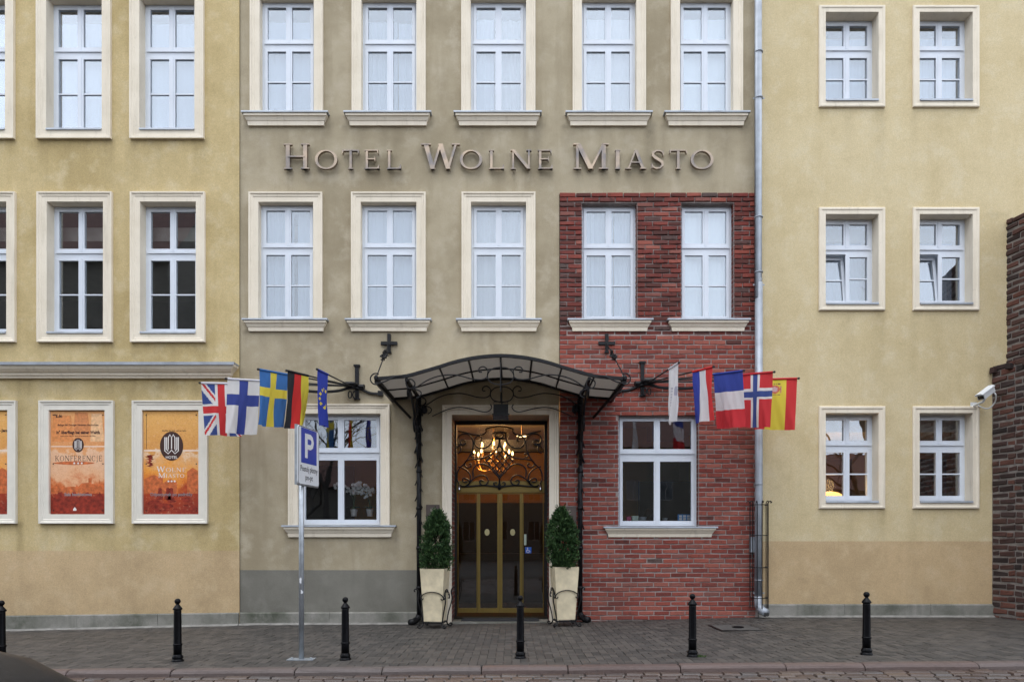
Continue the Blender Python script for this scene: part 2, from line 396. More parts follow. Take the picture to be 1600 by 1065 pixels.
# ------------------------------------------------------------------ ground, pavement, kerb, road
WX = [-12, -9.1, -4.5, -1.8, 1.1, 4.3, 9.1, 12]
WZ = [-0.23, -0.198, -0.085, -0.072, -0.03, 0.05, 0.05, 0.06]
KERB_Y = -4.36
def zwall(x): return interp(x, WX, WZ)
def zkerb(x): return 0.009 * x + 0.010
def zpave(x, y):
    t = min(1, max(0, -y / -KERB_Y)) if False else min(1, max(0, y / KERB_Y))
    return lerp(zwall(x), zkerb(x), t)
def zroad(x): return zkerb(x) - 0.062

def sheet(name, xs, ys, zf, matk, **t):
    mb = MB(); n = len(ys)
    mb.add([(x, y, zf(x, y)) for x in xs for y in ys], [(i * n + j, (i + 1) * n + j, (i + 1) * n + j + 1, i * n + j + 1) for i in range(len(xs) - 1) for j in range(n - 1)])
    return mb.build(name, matk, None, None, True, **t)
gx = [-14 + 0.5 * i for i in range(57)]
sheet('ground', [-400, -60, 60, 400], [-400, -60, 30, 400], lambda x, y: -0.42, 'asphalt', kind='structure')
pavement = sheet('pavement', gx, [KERB_Y + 0.02 + (0.3 - KERB_Y) * k / 12 for k in range(13)], lambda x, y: zpave(x, y) - 0.012, 'sand', kind='structure')
road = sheet('road', [-30 + 2 * i for i in range(31)], [-14, -12, -10, -8, -6, -5, KERB_Y - 0.14], lambda x, y: zroad(max(-13, min(13, x))) - 0.02, 'sand', kind='structure')
# pavers: 0.2 x 0.1 in straight columns, staggered
pv = [piece_mesh('paver', 0.1955, 0.04, 0.0032, 0.0014, 'paver') for _ in range(6)]
for va in pv: va.v = [(p[0] if abs(p[0]) > 0.4985 else math.copysign(0.5 - 0.04, p[0]), p[1], p[2]) for p in va.v]
pieces = []
U = 0.1; y00 = KERB_Y + 0.025                          # herringbone of 0.2 x 0.1 blocks
for gi in range(-110, 110):
    for gj in range(-1, 45):
        d4 = (gi - gj) % 4; x_, y_ = gi * U, y00 + gj * U
        if d4 == 0 and gj >= 0: cx, cy, ln_, hh = x_ + U, y_ + U / 2, 0.1955, 0.0955 / 0.1955
        elif d4 == 3:
            ya_ = max(y_, y00); ln_, hh = 0.0955, (y_ + 2 * U - ya_ - 0.0045) / 0.1955; cx, cy = x_ + U / 2, (ya_ + y_ + 2 * U) / 2
        else: continue
        if cy > 0.05: continue
        pieces.append(((cx, cy, zpave(cx, cy) + random.uniform(-0.003, 0.003)), ln_, hh, 'flat', 'paver'))
pieces.sort(key=lambda p: (0 if abs(p[0][0]) < 5.8 else 1, p[0][1]))
lay('paver', pieces, pv, None, pavement, 300, 'far_pavers')
# kerb
kerb = empty('kerb', (0, 0, 0), kind='structure')
kx = -10.3; klen = [1.15, 1.0, 1.25, 1.1, 0.95, 1.2, 1.3, 1.05]
i = 0
while kx < 10.5:
    l = klen[i % 8] * random.uniform(0.92, 1.08); i += 1
    a, b_ = kx + 0.006, kx + l - 0.006
    dz = random.uniform(-0.006, 0.006)
    prof = [(0.018, -0.06), (0.018, 0.003), (-0.03, 0.006), (-0.075, 0.0), (-0.100, -0.014), (-0.112, -0.036), (-0.118, -0.12), (0.0, -0.14)]
    rings = []
    for t, sh in ((0, 0.012), (0.012, 0.003), (0.3, 0.0), (0.7, 0.001), (0.988, 0.003), (1, 0.012)):
        x = lerp(a, b_, t)
        rings.append([(x, KERB_Y + p[0] + random.uniform(-0.002, 0.002), zkerb(x) + p[1] - sh + dz + random.uniform(-0.0015, 0.0015)) for p in prof])
    mb = MB(); mb.loft(rings); mb.build('kerb_stone', 'kerb', kerb)
    kx += l
# setts
sv = [piece_mesh('sett', 0.135, 0.09, 0.022, 0.010, 'sett') for _ in range(8)]
pieces = []
y = KERB_Y - 0.20; row = 0
while y > -11.5:
    x = -10 + random.uniform(0, 0.2)
    while x < 10:
        l = random.uniform(0.17, 0.27)
        pieces.append(((x + l / 2, y + random.uniform(-0.008, 0.008), zroad(x) + random.uniform(-0.006, 0.006)), l - 0.016, random.uniform(0.92, 1.03), 'flat', 'sett'))
        x += l
    y -= 0.150; row += 1
pieces.sort(key=lambda p: (0 if (abs(p[0][0]) < 5.9 and p[0][1] > -5.3) else 1, -p[0][1]))
lay('sett', pieces, sv, None, road, 300, 'far_setts')

# ------------------------------------------------------------------ houses
def facade(mb, x0, x1, z0, z1, y, opens):
    xs = sorted({x0, x1, *[min(max(v, x0), x1) for o in opens for v in o[:2]]})
    zs = sorted({z0, z1, *[min(max(v, z0), z1) for o in opens for v in o[2:4]]})
    for i in range(len(xs) - 1):
        for k in range(len(zs) - 1):
            cx, cz = (xs[i] + xs[i + 1]) / 2, (zs[k] + zs[k + 1]) / 2
            if any(o[0] < cx < o[1] and o[2] < cz < o[3] for o in opens): continue
            mb.add([(xs[i], y, zs[k]), (xs[i + 1], y, zs[k]), (xs[i + 1], y, zs[k + 1]), (xs[i], y, zs[k + 1])], [(0, 1, 2, 3)])
def stained(name, matk, house, x0, x1, z0, z1, y, opens, feats, seed, splash=False):
    """wall sheet on a fine grid that carries rain runs under the sills and splash dirt at the foot"""
    rs = random.Random(seed); hs1 = [rs.random() for _ in range(2000)]; hs2 = [rs.random() for _ in range(2000)]
    def n1(h, x, f):
        t = (x + 20) * f; i = int(t); a = t - i; a = a * a * (3 - 2 * a); return lerp(h[i % 2000], h[(i + 1) % 2000], a)
    def st(x, z):
        s_ = 0.0
        for fa, fb, zt, am in feats:
            if fa - 0.05 < x < fb + 0.05 and z < zt + 0.01:
                d = zt - z; ln = 0.08 + 0.75 * n1(hs1, x, 7) ** 3; ends = 1.5 if (x - fa < 0.12 or fb - x < 0.12) else 1.0
                s_ = max(s_, am * ends * (0.35 + 0.65 * n1(hs2, x, 11)) * math.exp(-d / ln))
        if splash:
            d = max(0, z - zwall(x) - 0.1); s_ = max(s_, 0.55 * math.exp(-d / (0.10 + 0.30 * n1(hs1, x, 3))) * (0.4 + 0.6 * n1(hs2, x, 5)))
        return min(0.8, s_)
    step = 0.09
    def cuts(a, b_, extra):
        base = sorted({a, b_, *[v for v in extra if a < v < b_]}); out = []
        for i in range(len(base) - 1):
            n = max(1, int((base[i + 1] - base[i]) / step)); out += [lerp(base[i], base[i + 1], k / n) for k in range(n)]
        return out + [b_]
    xs = cuts(x0, x1, [v for o in opens for v in o[:2]]); zs = cuts(z0, z1, [v for o in opens for v in o[2:4]])
    mb = MB(); nz = len(zs); fs = []
    for i in range(len(xs) - 1):
        for k in range(nz - 1):
            cx, cz = (xs[i] + xs[i + 1]) / 2, (zs[k] + zs[k + 1]) / 2
            if any(o[0] < cx < o[1] and o[2] < cz < o[3] for o in opens): continue
            fs.append((i * nz + k, (i + 1) * nz + k, (i + 1) * nz + k + 1, i * nz + k + 1))
    mb.add([(x, y, z) for x in xs for z in zs], fs)
    me = mb.mesh(name, matk); ca = me.color_attributes.new('Stain', 'FLOAT_COLOR', 'POINT'); fl = []
    for x in xs:
        for z in zs: s_ = st(x, z); fl += [s_, s_, s_, 1]
    ca.data.foreach_set('color', fl)
    return obj(name, me, house)
def reveal(mb, o, y, d):
    x0, x1, z0, z1 = o
    mb.add([(x0, y, z0), (x1, y, z0), (x1, y, z1), (x0, y, z1), (x0, y + d, z0), (x1, y + d, z0), (x1, y + d, z1), (x0, y + d, z1)],
           [(0, 4, 5, 1), (1, 5, 6, 2), (2, 6, 7, 3), (3, 7, 4, 0)])
SUR_A = [(0, 0.0), (0, 0.030), (0.085, 0.030), (0.095, 0.040), (0.125, 0.040), (0.140, 0.058), (0.165, 0.058), (0.165, -0.01)]   # stepped
SUR_B = [(0, 0.0), (0, 0.030), (0.062, 0.030), (0.078, 0.042), (0.105, 0.042), (0.118, 0.030), (0.118, -0.01)]
def surround(name, parent, o, y, prof, bottom=False, matk='trim'):
    """moulding swept round an opening; prof = (distance from opening, projection)"""
    x0, x1, z0, z1 = o; mb = MB()
    def cn(dx, dz): return [((x0 - u if dx < 0 else x1 + u), y - v, (z1 + u if dz > 0 else z0 - u)) for u, v in prof]
    if bottom: mb.loft([cn(-1, -1), cn(-1, 1), cn(1, 1), cn(1, -1)], True, False, 0, True)
    else:
        bl = [(x0 - u, y - v, z0) for u, v in prof]; br = [(x1 + u, y - v, z0) for u, v in prof]
        mb.loft([bl, cn(-1, 1), cn(1, 1), br])
    return mb.build(name, matk, parent)
def ledge(mb, xc, levels, y):
    """levels: (z, half width, projection) from top to bottom"""
    rings = [[(xc - w, y + 0.02, z), (xc - w, y - p, z), (xc + w, y - p, z), (xc + w, y + 0.02, z)] for z, w, p in levels]
    mb.loft(rings)
def sill(parent, xa, xb, ztop, zbot, y, proj=0.10):
    xc, w = (xa + xb) / 2, (xb - xa) / 2; h = ztop - zbot
    mb = MB(); ledge(mb, xc, [(ztop - 0.018, w - 0.03, proj), (ztop - 0.30 * h, w - 0.035, proj), (ztop - 0.33 * h, w - 0.045, proj - 0.02), (ztop - 0.62 * h, w - 0.075, proj - 0.045), (ztop - 0.66 * h, w - 0.085, proj - 0.055), (zbot, w - 0.095, proj - 0.06)], y)
    mb.build('sill', 'trim', parent)
    f = MB(); ledge(f, xc, [(ztop + 0.012, w, proj + 0.018), (ztop - 0.016, w, proj + 0.022)], y); f.build('sill_flashing', 'zinc', parent)
def curtain(parent, x0, x1, z0, z1, y, kind, seed):
    rs = random.Random(seed); mb = MB(); n = 64; ph = rs.uniform(0, 6); fr = rs.uniform(8, 13) / max(0.5, (x1 - x0))
    amp = 0.003 if 'blind' in kind else rs.uniform(0.005, 0.018); fr *= 1 if 'blind' in kind else rs.uniform(0.5, 1.3)
    pts = []
    for i in range(n + 1):
        x = lerp(x0, x1, i / n)
        pts.append((x, y + amp * math.sin(fr * 2 * math.pi * (x - x0) * 0.5 + ph) + amp * 0.5 * math.sin(fr * 2.3 * math.pi * (x - x0) + 2 * ph)))
    vs = [(a, b, z1) for a, b in pts] + [(a + 0.01 * math.sin(7 * a + ph), b * 1.0 + 0.012, z0) for a, b in pts]
    mb.add(vs, [(i, i + 1, n + 2 + i, n + 1 + i) for i in range(n)])
    return mb.build('blind' if 'blind' in kind else 'curtain', kind, parent, None, True)
def window(house, o, y, rev, bars=True, sur=None, surb=False, sillx=None, sillz=None, cur=None, tilt=False, seed=0, gap=0.0, inner_sill=False, cover=1.0):
    x0, x1, z0, z1 = o; W, H = x1 - x0, z1 - z0; yf = y + rev
    fw = 0.040
    fb = MB(); fb.ring(x0, x1, z0 + 0.002, z1, fw, yf, yf + 0.075)
    zt0, zt1 = z0 + H * 0.605, z0 + H * 0.605 + 0.105
    if not bars: zt0, zt1 = z0 + H * 0.62, z0 + H * 0.62 + 0.115
    fb.box(x0 + fw, x1 - fw, yf - 0.012, yf + 0.07, zt0, zt1)
    fb.box(x0 + fw, x1 - fw, yf - 0.034, yf - 0.012, zt1 - 0.035, zt1 - 0.008)     # drip moulding
    fb.box(x0 + fw, x1 - fw, yf - 0.026, yf, z0 + fw - 0.004, z0 + fw + 0.03)
    win = fb.build('window', 'pvc', house)
    xm = (x0 + x1) / 2; sw = 0.052
    for (za, zb, lower) in ((zt1, z1 - fw, False), (z0 + fw + 0.03, zt0, True)):
        for s, (xa, xb) in enumerate(((x0 + fw + 0.004, xm - 0.002), (xm + 0.002, x1 - fw - 0.004))):
            piv = (0, yf - 0.014, za + 0.002); tl = tilt and lower and s == 0
            sb = MB(); sb.ring(xa, xb, 0, zb - za - 0.004, sw, 0, 0.06)
            gz = [(sw, zb - za - 0.004 - sw)]
            if bars and lower:
                mid = (zb - za) / 2; gz = [(sw, mid - 0.012), (mid + 0.012, zb - za - 0.004 - sw)]
            objs = [sb.build('sash', 'pvc', win, piv)]
            for ga, gb in gz:
                pb = MB(); pb.box(xa + sw, xb - sw, 0.026, 0.031, ga, gb); objs.append(pb.build('pane', 'glass', win, piv))
            if bars and lower:
                bb = MB(); bb.box(xa + sw, xb - sw, 0.008, 0.05, mid - 0.012, mid + 0.012); objs.append(bb.build('glazing_bar', 'pvc', win, piv))
            if tl:
                for q in objs: q.rotation_euler = (R(-7.5), 0, 0)
    cv = MB(); cv.box(xm - 0.022, xm + 0.022, yf - 0.022, yf - 0.013, z0 + fw + 0.035, zt0 - 0.006); cv.box(xm - 0.022, xm + 0.022, yf - 0.022, yf - 0.013, zt1 + 0.006, z1 - fw - 0.004)
    cv.build('mullion', 'pvc', win)
    if sur:
        surround('surround', win, o, y, sur, surb)
        rv = MB(); reveal(rv, o, y, rev + 0.07); rv.build('reveal', 'trim', win)
    if sillx: sill(win, sillx[0], sillx[1], sillz[0], sillz[1], y)
    if inner_sill:
        f = MB(); ledge(f, xm, [(z0 + 0.022, W / 2 - 0.004, 0.045), (z0 + 0.004, W / 2 - 0.004, 0.050), (z0 - 0.012, W / 2 - 0.004, 0.052)], y + 0.0)
        f.box(x0 + 0.004, x1 - 0.004, y + 0.021, yf - 0.001, z0 + 0.003, z0 + 0.021)
        f.build('sill_flashing', 'zinc', win)
    if cur:
        if cur == 'curtain':
            cur = ('curtain', 'curtain_b', 'curtain_c')[(seed * 7) % 3]
        if cur.startswith('curtain') and seed % 4 in (1, 2) and not tilt:          # two lengths that part a little
            m_ = lerp(x0, x1, (0.46, 0.58, 0.62)[seed % 3]); yy_ = yf + (0.32 if tilt else 0.12)
            curtain(win, x0 + 0.02, m_ - (0.01 if seed % 2 else 0.05), z0 + 0.02, z1 - gap, yy_, cur, seed); curtain(win, m_ + 0.01, x1 - 0.02, z0 + 0.02, z1 - gap, yy_ + 0.03, ('curtain_b' if cur == 'curtain' else 'curtain'), seed + 99)
        elif cover >= 1: curtain(win, x0 + 0.02, x1 - 0.02, z0 + 0.02, z1 - gap, yf + (0.32 if tilt else 0.12), cur, seed)
        else: curtain(win, x0 + 0.02, lerp(x0, x1, cover), z0 + 0.02, z1 - gap, yf + 0.14, cur, seed)
    return win
def shell(house, x0, x1, y0, top, slabs, room='room', depth=8.0, lobby=False):
    """side walls, back, roof and storey floors behind a facade"""
    mb = MB(); yb = y0 + depth
    mb.add([(x0, y0, -0.4), (x0, yb, -0.4), (x0, yb, top), (x0, y0, top), (x1, y0, -0.4), (x1, yb, -0.4), (x1, yb, top), (x1, y0, top)],
           [(0, 3, 2, 1), (4, 5, 6, 7), (1, 2, 6, 5), (3, 7, 6, 2), (0, 1, 5, 4)])
    mb.build('outer_walls', 'plaster', house)
    mb = MB()
    for z in slabs: mb.box(x0 + 0.02, x1 - 0.02, y0 + 0.45, yb - 0.02, z, z + 0.25)
    mb.build('floor_slab', 'ceiling', house)
    mb = MB(); mb.add([(x0 + 0.02, y0 + 3.6, slabs[0] + 0.25), (x1 - 0.02, y0 + 3.6, slabs[0] + 0.25), (x1 - 0.02, y0 + 3.6, top - 0.02), (x0 + 0.02, y0 + 3.6, top - 0.02)], [(0, 1, 2, 3)])
    mb.build('room_wall', room, house)
TOP = 13.0
def plinth(house, xa, xb, ztop_a, ztop_b, y, n):
    for i in range(n):
        a, b_ = lerp(xa, xb, i / n) + 0.003, lerp(xa, xb, (i + 1) / n) - 0.003
        za, zb = lerp(ztop_a, ztop_b, i / n), lerp(ztop_a, ztop_b, (i + 1) / n); p = 0.035 + random.uniform(-0.003, 0.003)
        rings = [[(x, y + 0.02, zt), (x, y - p + 0.02, zt), (x, y - p, zt - 0.02), (x, y - p - 0.004, -0.45), (x, y + 0.02, -0.45)] for x, zt in ((a, za), (b_, zb))]
        MB().loft(rings).build('plinth_stone', 'granite', house)
    mb = MB(); n2 = 24; rings = []
    for i in range(n2 + 1):
        x = lerp(xa, xb, i / n2); z = zwall(x); w = 0.035 + 0.012 * math.sin(i * 1.7)
        rings.append([(x, y - 0.03, z + 0.035), (x, y - 0.045 - w * 0.5, z + 0.018), (x, y - 0.05 - w, z + 0.002), (x, y - 0.03, z - 0.05)])
    mb.loft(rings).build('cement_fillet', 'fillet', house)

# ---- left house
XL, XR = X(375), X(1184)
YL = -0.02
left_house = empty('ochre_house', (0, 0, 0), category='house', label='ochre stucco house on the left with three framed posters at street level', group='street front houses')
LW = [(-69, 13), (76, 163.5), (221, 308)]
opens = []
for a, b_ in LW:
    opens.append((X(a - 1), X(b_ - 2), Z(205), Z(-2)))
    opens.append((X(a), X(b_), Z(521), Z(317)))
posters = [(-73, 14.5), (79, 166), (224, 312)]
pops = [(X(a), X(b_), Z(803), Z(641)) for a, b_ in posters]
zb = Z(860)
feats = [(o[0] - 0.16, o[1] + 0.16, o[2] - 0.165, 0.42) for o in opens + pops] + [(-14, XL - 0.1, Z(592), 0.5)]
stained('wall', 'stucco_left', left_house, -14, XL, zb, TOP, YL, opens + pops, feats, 1)
stained('base_band', 'band_peach', left_house, -14, XL, -0.42, zb, YL, [], [], 2, True)
shell(left_house, -14, XL - 0.01, YL, TOP, [3.4, 6.9, 10.4])
plinth(left_house, -12, XL - 0.005, Z(964), Z(956), YL, 5)
for i, o in enumerate(opens):
    up = i % 2 == 0
    window(left_house, o, YL, 0.17, True, SUR_A, True, cur='blind' if up else None, seed=i, gap=0.25 if up else 0, inner_sill=True)
# cornice
mb = MB()
lv = [(Z(573), 0.0, 0.20), (Z(576), 0.0, 0.195), (Z(580), -0.05, 0.17), (Z(584), -0.09, 0.125), (Z(584.6), -0.09, 0.10), (Z(588), -0.10, 0.095), (Z(588.6), -0.11, 0.07), (Z(592), -0.13, 0.06)]
rings = [[(-14, YL + 0.02, z), (-14, YL - p, z), (XL + dx - 0.02, YL - p, z), (XL + dx - 0.02, YL + 0.02, z)] for z, dx, p in lv]
mb.loft(rings).build('cornice', 'trim', left_house)
mb = MB()
mb.box(-14, XL - 0.01, YL - 0.215, YL + 0.02, Z(573) + 0.001, Z(570.5)); mb.box(-14, XL - 0.01, YL - 0.222, YL - 0.215, Z(575), Z(570.5))
mb.build('cornice_flashing', 'zinc', left_house)

# ---- right house
YR = 0.01
right_house = empty('yellow_house', (0, 0, 0), category='house', label='pale yellow house on the right with small windows in plain frames', group='street front houses')
opens = []
for (a, b_) in ((1289.5, 1372), (1436, 1519)):
    for (t, bo) in ((20, 158), (335, 475), (645, 784)):
        opens.append((X(a), X(b_), Z(bo), Z(t)))
zb = Z(845)
feats = [(o[0] - 0.11, o[1] + 0.11, o[2] - 0.115, 0.34) for o in opens] + [(X(1540), X(1575), Z(330), 0.35)]
stained('wall', 'stucco_right', right_house, XR, 14, zb, TOP, YR, opens, feats, 3)
stained('base_band', 'band_peach', right_house, XR, 14, -0.42, zb, YR, [], [], 4, True)
shell(right_house, XR + 0.01, 14, YR, TOP, [3.4, 6.9, 10.4])
plinth(right_house, XR + 0.005, 12, Z(943), Z(943), YR, 5)
for i, o in enumerate(opens):
    r = i % 3
    window(right_house, o, YR, 0.19, True, SUR_B, True, cur=('blind', 'curtain', None)[r], tilt=(r == 1), seed=20 + i, gap=0.24 if r == 0 else 0.0, inner_sill=True)
mb = MB(); mb.add([(XR + 0.03, 1.9, -0.1), (14, 1.9, -0.1), (14, 1.9, 3.38), (XR + 0.03, 1.9, 3.38)], [(0, 1, 2, 3)]); mb.box(9.05, 9.10, 0.55, 1.9, 0, 3.38)
mb.build('breakfast_room_wall', 'ochre', right_house)
for a, b_ in ((5.95, 6.66), (7.85, 8.52)): MB().box(a, b_, 1.25, 1.6, 0.001, 3.0).build('dark_backing', 'wood', right_house)  # dark boxes added so the left half of each lower window stays black

# ---- hotel in the middle
hotel = empty('hotel_building', (0, 0, 0), category='hotel', label='grey beige hotel facade with a red brick bay and arched entrance canopy', group='street front houses')
UPX = [(406.5, 491), (565, 651), (735.5, 822), (909, 994), (1062, 1145)]
upper = [(X(a), X(b_), Z(181), Z(-3)) for a, b_ in UPX]
MPX = [(404.5, 490), (564, 651), (736, 822), (909, 995), (1064, 1146)]
midw = [(X(a), X(b_), Z(502), Z(316.5 if k < 3 else 318)) for k, (a, b_) in enumerate(MPX)]
gl = (X(466), X(595), Z(822), Z(646)); gr = (X(966), X(1091), Z(824), Z(648))
door = (X(706), X(858), -0.3, Z(648))
bx0, bx1, bzt = X(874), X(1176), Z(303)
opens = upper + midw + [gl, gr, door]
zb = Z(890)
feats = [(X(a - 24), X(b_ + 23), Z(198), 0.5) for a, b_ in UPX] + [(X(a - 22), X(b_ + 23), Z(518), 0.5) for a, b_ in MPX[:3]] + [(X(445), X(618), Z(838.5), 0.5), (X(880), X(1178), Z(198), 0.3)]
stained('wall', 'stucco_mid', hotel, XL, XR, zb, TOP, 0, opens + [(bx0, XR, -1, bzt)], feats, 5)
stained('base_band', 'band_grey', hotel, XL, bx0, -0.42, zb, 0, [door], [], 6, True)
shell(hotel, XL + 0.01, XR - 0.01, 0, TOP, [3.95, 6.95, 10.4])
plinth(hotel, XL + 0.003, X(655), Z(956), Z(955), 0.0, 2)
for k, o in enumerate(upper):
    a, b_ = UPX[k]
    window(hotel, o, 0, 0.115, True, SUR_A, False, (X(a - 26), X(b_ + 24)), (o[2] + 0.01, Z(198)), 'blind' if k == 0 else ('blind_bright' if k == 4 else 'curtain'), seed=40 + k, gap=0.26 if k < 2 else 0.21)
for k, o in enumerate(midw):
    a, b_ = MPX[k]
    window(hotel, o, 0, 0.115, True, SUR_A if k < 3 else None, False, (X(a - 23), X(b_ + 24)), (o[2] + 0.01, Z(518)), 'blind_bright' if k == 4 else 'curtain', seed=50 + k, gap=0.02)
window(hotel, gl, 0, 0.12, False, SUR_A, False, (X(443), X(620)), (gl[2] + 0.01, Z(838.5)), None, seed=60)
window(hotel, gr, 0, 0.12, False, None, False, (X(942), X(1119)), (gr[2] + 0.01, Z(838.5)), None, seed=61)
surround('door_surround', hotel, (door[0], door[1], zwall(-0.2) - 0.03, door[3]), 0, [(u * 1.0, v) for u, v in SUR_A])

# brick bay: mortar backing, then bricks one by one
mb = MB(); facade(mb, bx0 + 0.012, XR - 0.0, -0.42, bzt - 0.008, -0.012, [midw[3], midw[4], gr])
for o in (midw[3], midw[4], gr): reveal(mb, o, -0.012, 0.22)
bay = mb.build('brick_bay', 'mortar', hotel)
bv = [piece_mesh('brick', 0.0655, 0.05, 0.006, 0.0045, 'brick', 1.0) for _ in range(10)]
for va in bv:                                         # keep the bevel narrow along the length after scaling
    va.v = [(p[0] * 1.0 if abs(p[0]) > 0.49 else math.copysign(0.5 - (0.5 - abs(p[0])) * 3.2, p[0]), p[1], p[2]) for p in va.v]
pieces = []
course = 0.0841; z = zwall(2.7) - 0.10; row = 0
zstep = Z(522)
while z < bzt - 0.03:
    zc = z + course / 2
    blocked = sorted([(o[0], o[1]) for o in (midw[3], midw[4], gr) if o[2] - 0.03 < zc < o[3]])
    spans = []; cur = bx0
    for a, b_ in blocked: spans.append((cur, a)); cur = b_
    spans.append((cur, bx1 + 0.05))
    for (a, b_) in spans:
        x = a - (0.0 if row % 2 == 0 else 0.14); x += 0.0
        while x < b_ - 0.01:
            l = 0.281 + random.uniform(-0.012, 0.012)
            xa, xb = max(x, a), min(x + l, b_)
            if xb - xa > 0.04:
                old = zc > zstep
                mk = 'brick_old' if (old and random.random() < 0.75) or random.random() < 0.05 else 'brick'
                pr = random.uniform(0.004, 0.026) if old else random.uniform(0.0, 0.007)
                if zc > bzt - 0.18: pr = 0.02
                if any(o[2] - 0.23 < zc < o[2] + 0.04 and o[0] - 0.32 < (xa + xb) / 2 < o[1] + 0.32 for o in (midw[3], midw[4], gr)): pr = -0.006
                pieces.append((((xa + xb) / 2, -0.020 - pr, zc + random.uniform(-0.002, 0.002)), xb - xa - 0.018, random.uniform(0.95, 1.05), 'wall', mk))
            x += l
    # brick returns inside the window openings
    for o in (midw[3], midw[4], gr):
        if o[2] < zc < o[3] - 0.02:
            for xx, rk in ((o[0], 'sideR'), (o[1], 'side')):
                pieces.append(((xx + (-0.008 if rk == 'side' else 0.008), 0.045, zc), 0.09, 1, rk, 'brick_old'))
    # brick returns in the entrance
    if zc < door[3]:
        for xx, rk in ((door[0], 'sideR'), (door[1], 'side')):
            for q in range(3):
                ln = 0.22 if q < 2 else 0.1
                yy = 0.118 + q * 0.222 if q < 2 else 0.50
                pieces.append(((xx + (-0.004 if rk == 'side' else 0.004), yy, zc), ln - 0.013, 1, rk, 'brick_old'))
    z += course; row += 1
# the ones seen best first
pieces.sort(key=lambda p: (0 if (p[3] == 'wall' and X(915) < p[0][0] < X(1172) and zwall(2.7) < p[0][2] < Z(520)) else 1, p[0][2] * 0 + random.random() * 0 - abs(p[0][2] - 0.9) * -1))
lay('brick', pieces, bv, None, bay, 300, 'further_bricks')
# entrance jamb mortar, soffit
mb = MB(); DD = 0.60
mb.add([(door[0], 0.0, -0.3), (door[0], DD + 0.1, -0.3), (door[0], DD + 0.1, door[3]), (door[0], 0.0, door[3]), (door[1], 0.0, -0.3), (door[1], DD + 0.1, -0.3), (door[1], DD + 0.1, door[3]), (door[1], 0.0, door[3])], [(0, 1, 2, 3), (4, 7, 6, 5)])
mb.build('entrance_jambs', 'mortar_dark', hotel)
mb = MB(); mb.add([(door[0], 0, door[3]), (door[1], 0, door[3]), (door[1], DD + 0.1, door[3]), (door[0], DD + 0.1, door[3])], [(0, 1, 2, 3)])
mb.build('entrance_soffit', 'ceiling', hotel)
# threshold
mb = MB(); mb.box(door[0] + 0.01, door[1] - 0.01, -0.10, DD + 0.1, -0.25, 0.005 + zwall(-0.2) + 0.02); mb.build('threshold', 'granite', hotel)

# ---- entrance door (at Y = DD)
def dx(px): return X(px, DD)
def dz(py): return Z(py, DD)
ed = MB(); ya, yb = DD, DD + 0.07
fx0, fx1 = dx(713.5), dx(850.5); zt = dz(663)
ed.box(fx0 - 0.12, fx0, ya, yb, -0.25, door[3]); ed.box(fx1, fx1 + 0.12, ya, yb, -0.25, door[3]); ed.box(fx0, fx1, ya, yb, zt, door[3])
dframe = ed.build('entrance_door', 'door_black', hotel)
g = MB(); ya2 = DD + 0.005
g.box(fx0, fx1, ya2 - 0.03, yb, dz(769), dz(757.5)); g.box(fx0, fx1, ya2, yb, dz(757.3), dz(751)); g.build('transom_rail', 'gold', dframe)
zl0, zl1 = dz(956.5), dz(769.5)
for (a, b_, st) in ((715, 746, 0.020), (746.5, 780.8, 0.045), (781.2, 816, 0.045), (816.5, 849.5, 0.020)):
    xa, xb = dx(a), dx(b_); rt = 0.075; yo = ya2 + (0.012 if st < 0.03 else 0.0)
    lf = MB()
    la = st if st > 0.03 else (0.012 if a < 780 else 0.016); lb = st if st > 0.03 else (0.016 if a < 780 else 0.012)
    lf.box(xa, xa + la, yo, yo + 0.05, zl0, zl1); lf.box(xb - lb, xb, yo, yo + 0.05, zl0, zl1)
    lf.box(xa + la, xb - lb, yo, yo + 0.05, zl0, zl0 + 0.085); lf.box(xa + la, xb - lb, yo, yo + 0.05, zl1 - 0.02, zl1)
    lf.build('door_leaf' if st > 0.03 else 'side_light', 'gold', dframe)
    MB().box(xa + la, xb - lb, yo + 0.022, yo + 0.028, zl0 + 0.085, zl1 - 0.02).build('pane', 'glass_door', dframe)
MB().box(fx0 + 0.0, fx1, DD + 0.035, DD + 0.041, dz(751), zt).build('transom_pane', 'glass_door', dframe)
for px in (761, 801):
    mb = MB(); mb.poly([(dx(px) + 0.046 * math.cos(t / 12 * math.pi), dz(831) + 0.062 * math.sin(t / 12 * math.pi)) for t in range(24)], DD + 0.020, DD + 0.024)
    e = mb.build('oval_sticker', plain('pale sticker', (0.50, 0.44, 0.22), 0.5), dframe)
# wheelchair sticker
wx, wz = dx(825.5), dz(859); yy = DD + 0.030
MB().box(wx - 0.058, wx + 0.058, yy, yy + 0.003, wz - 0.058, wz + 0.058).build('wheelchair_sticker', plain('sticker blue', (0.03, 0.13, 0.55), 0.5), dframe)
mb = MB(); mb.ribbon([(wx - 0.006 + 0.028 * math.cos(R(t)), wz - 0.018 + 0.028 * math.sin(R(t)), 0.009) for t in range(110, 350, 20)], yy - 0.001, yy)
mb.ribbon([(wx - 0.012, wz + 0.028, 0.010), (wx - 0.008, wz - 0.006, 0.010), (wx + 0.022, wz - 0.008, 0.010), (wx + 0.034, wz - 0.034, 0.010)], yy - 0.0014, yy)
mb.poly([(wx - 0.014 + 0.009 * math.cos(t / 5 * math.pi), wz + 0.040 + 0.009 * math.sin(t / 5 * math.pi)) for t in range(10)], yy - 0.0016, yy)
mb.build('wheelchair_symbol', 'print_white', dframe)
MB().box(dx(819), dx(822.5), yy - 0.002, yy + 0.002, dz(851), dz(834)).build('opening_hours_sticker', 'box_pale', dframe)

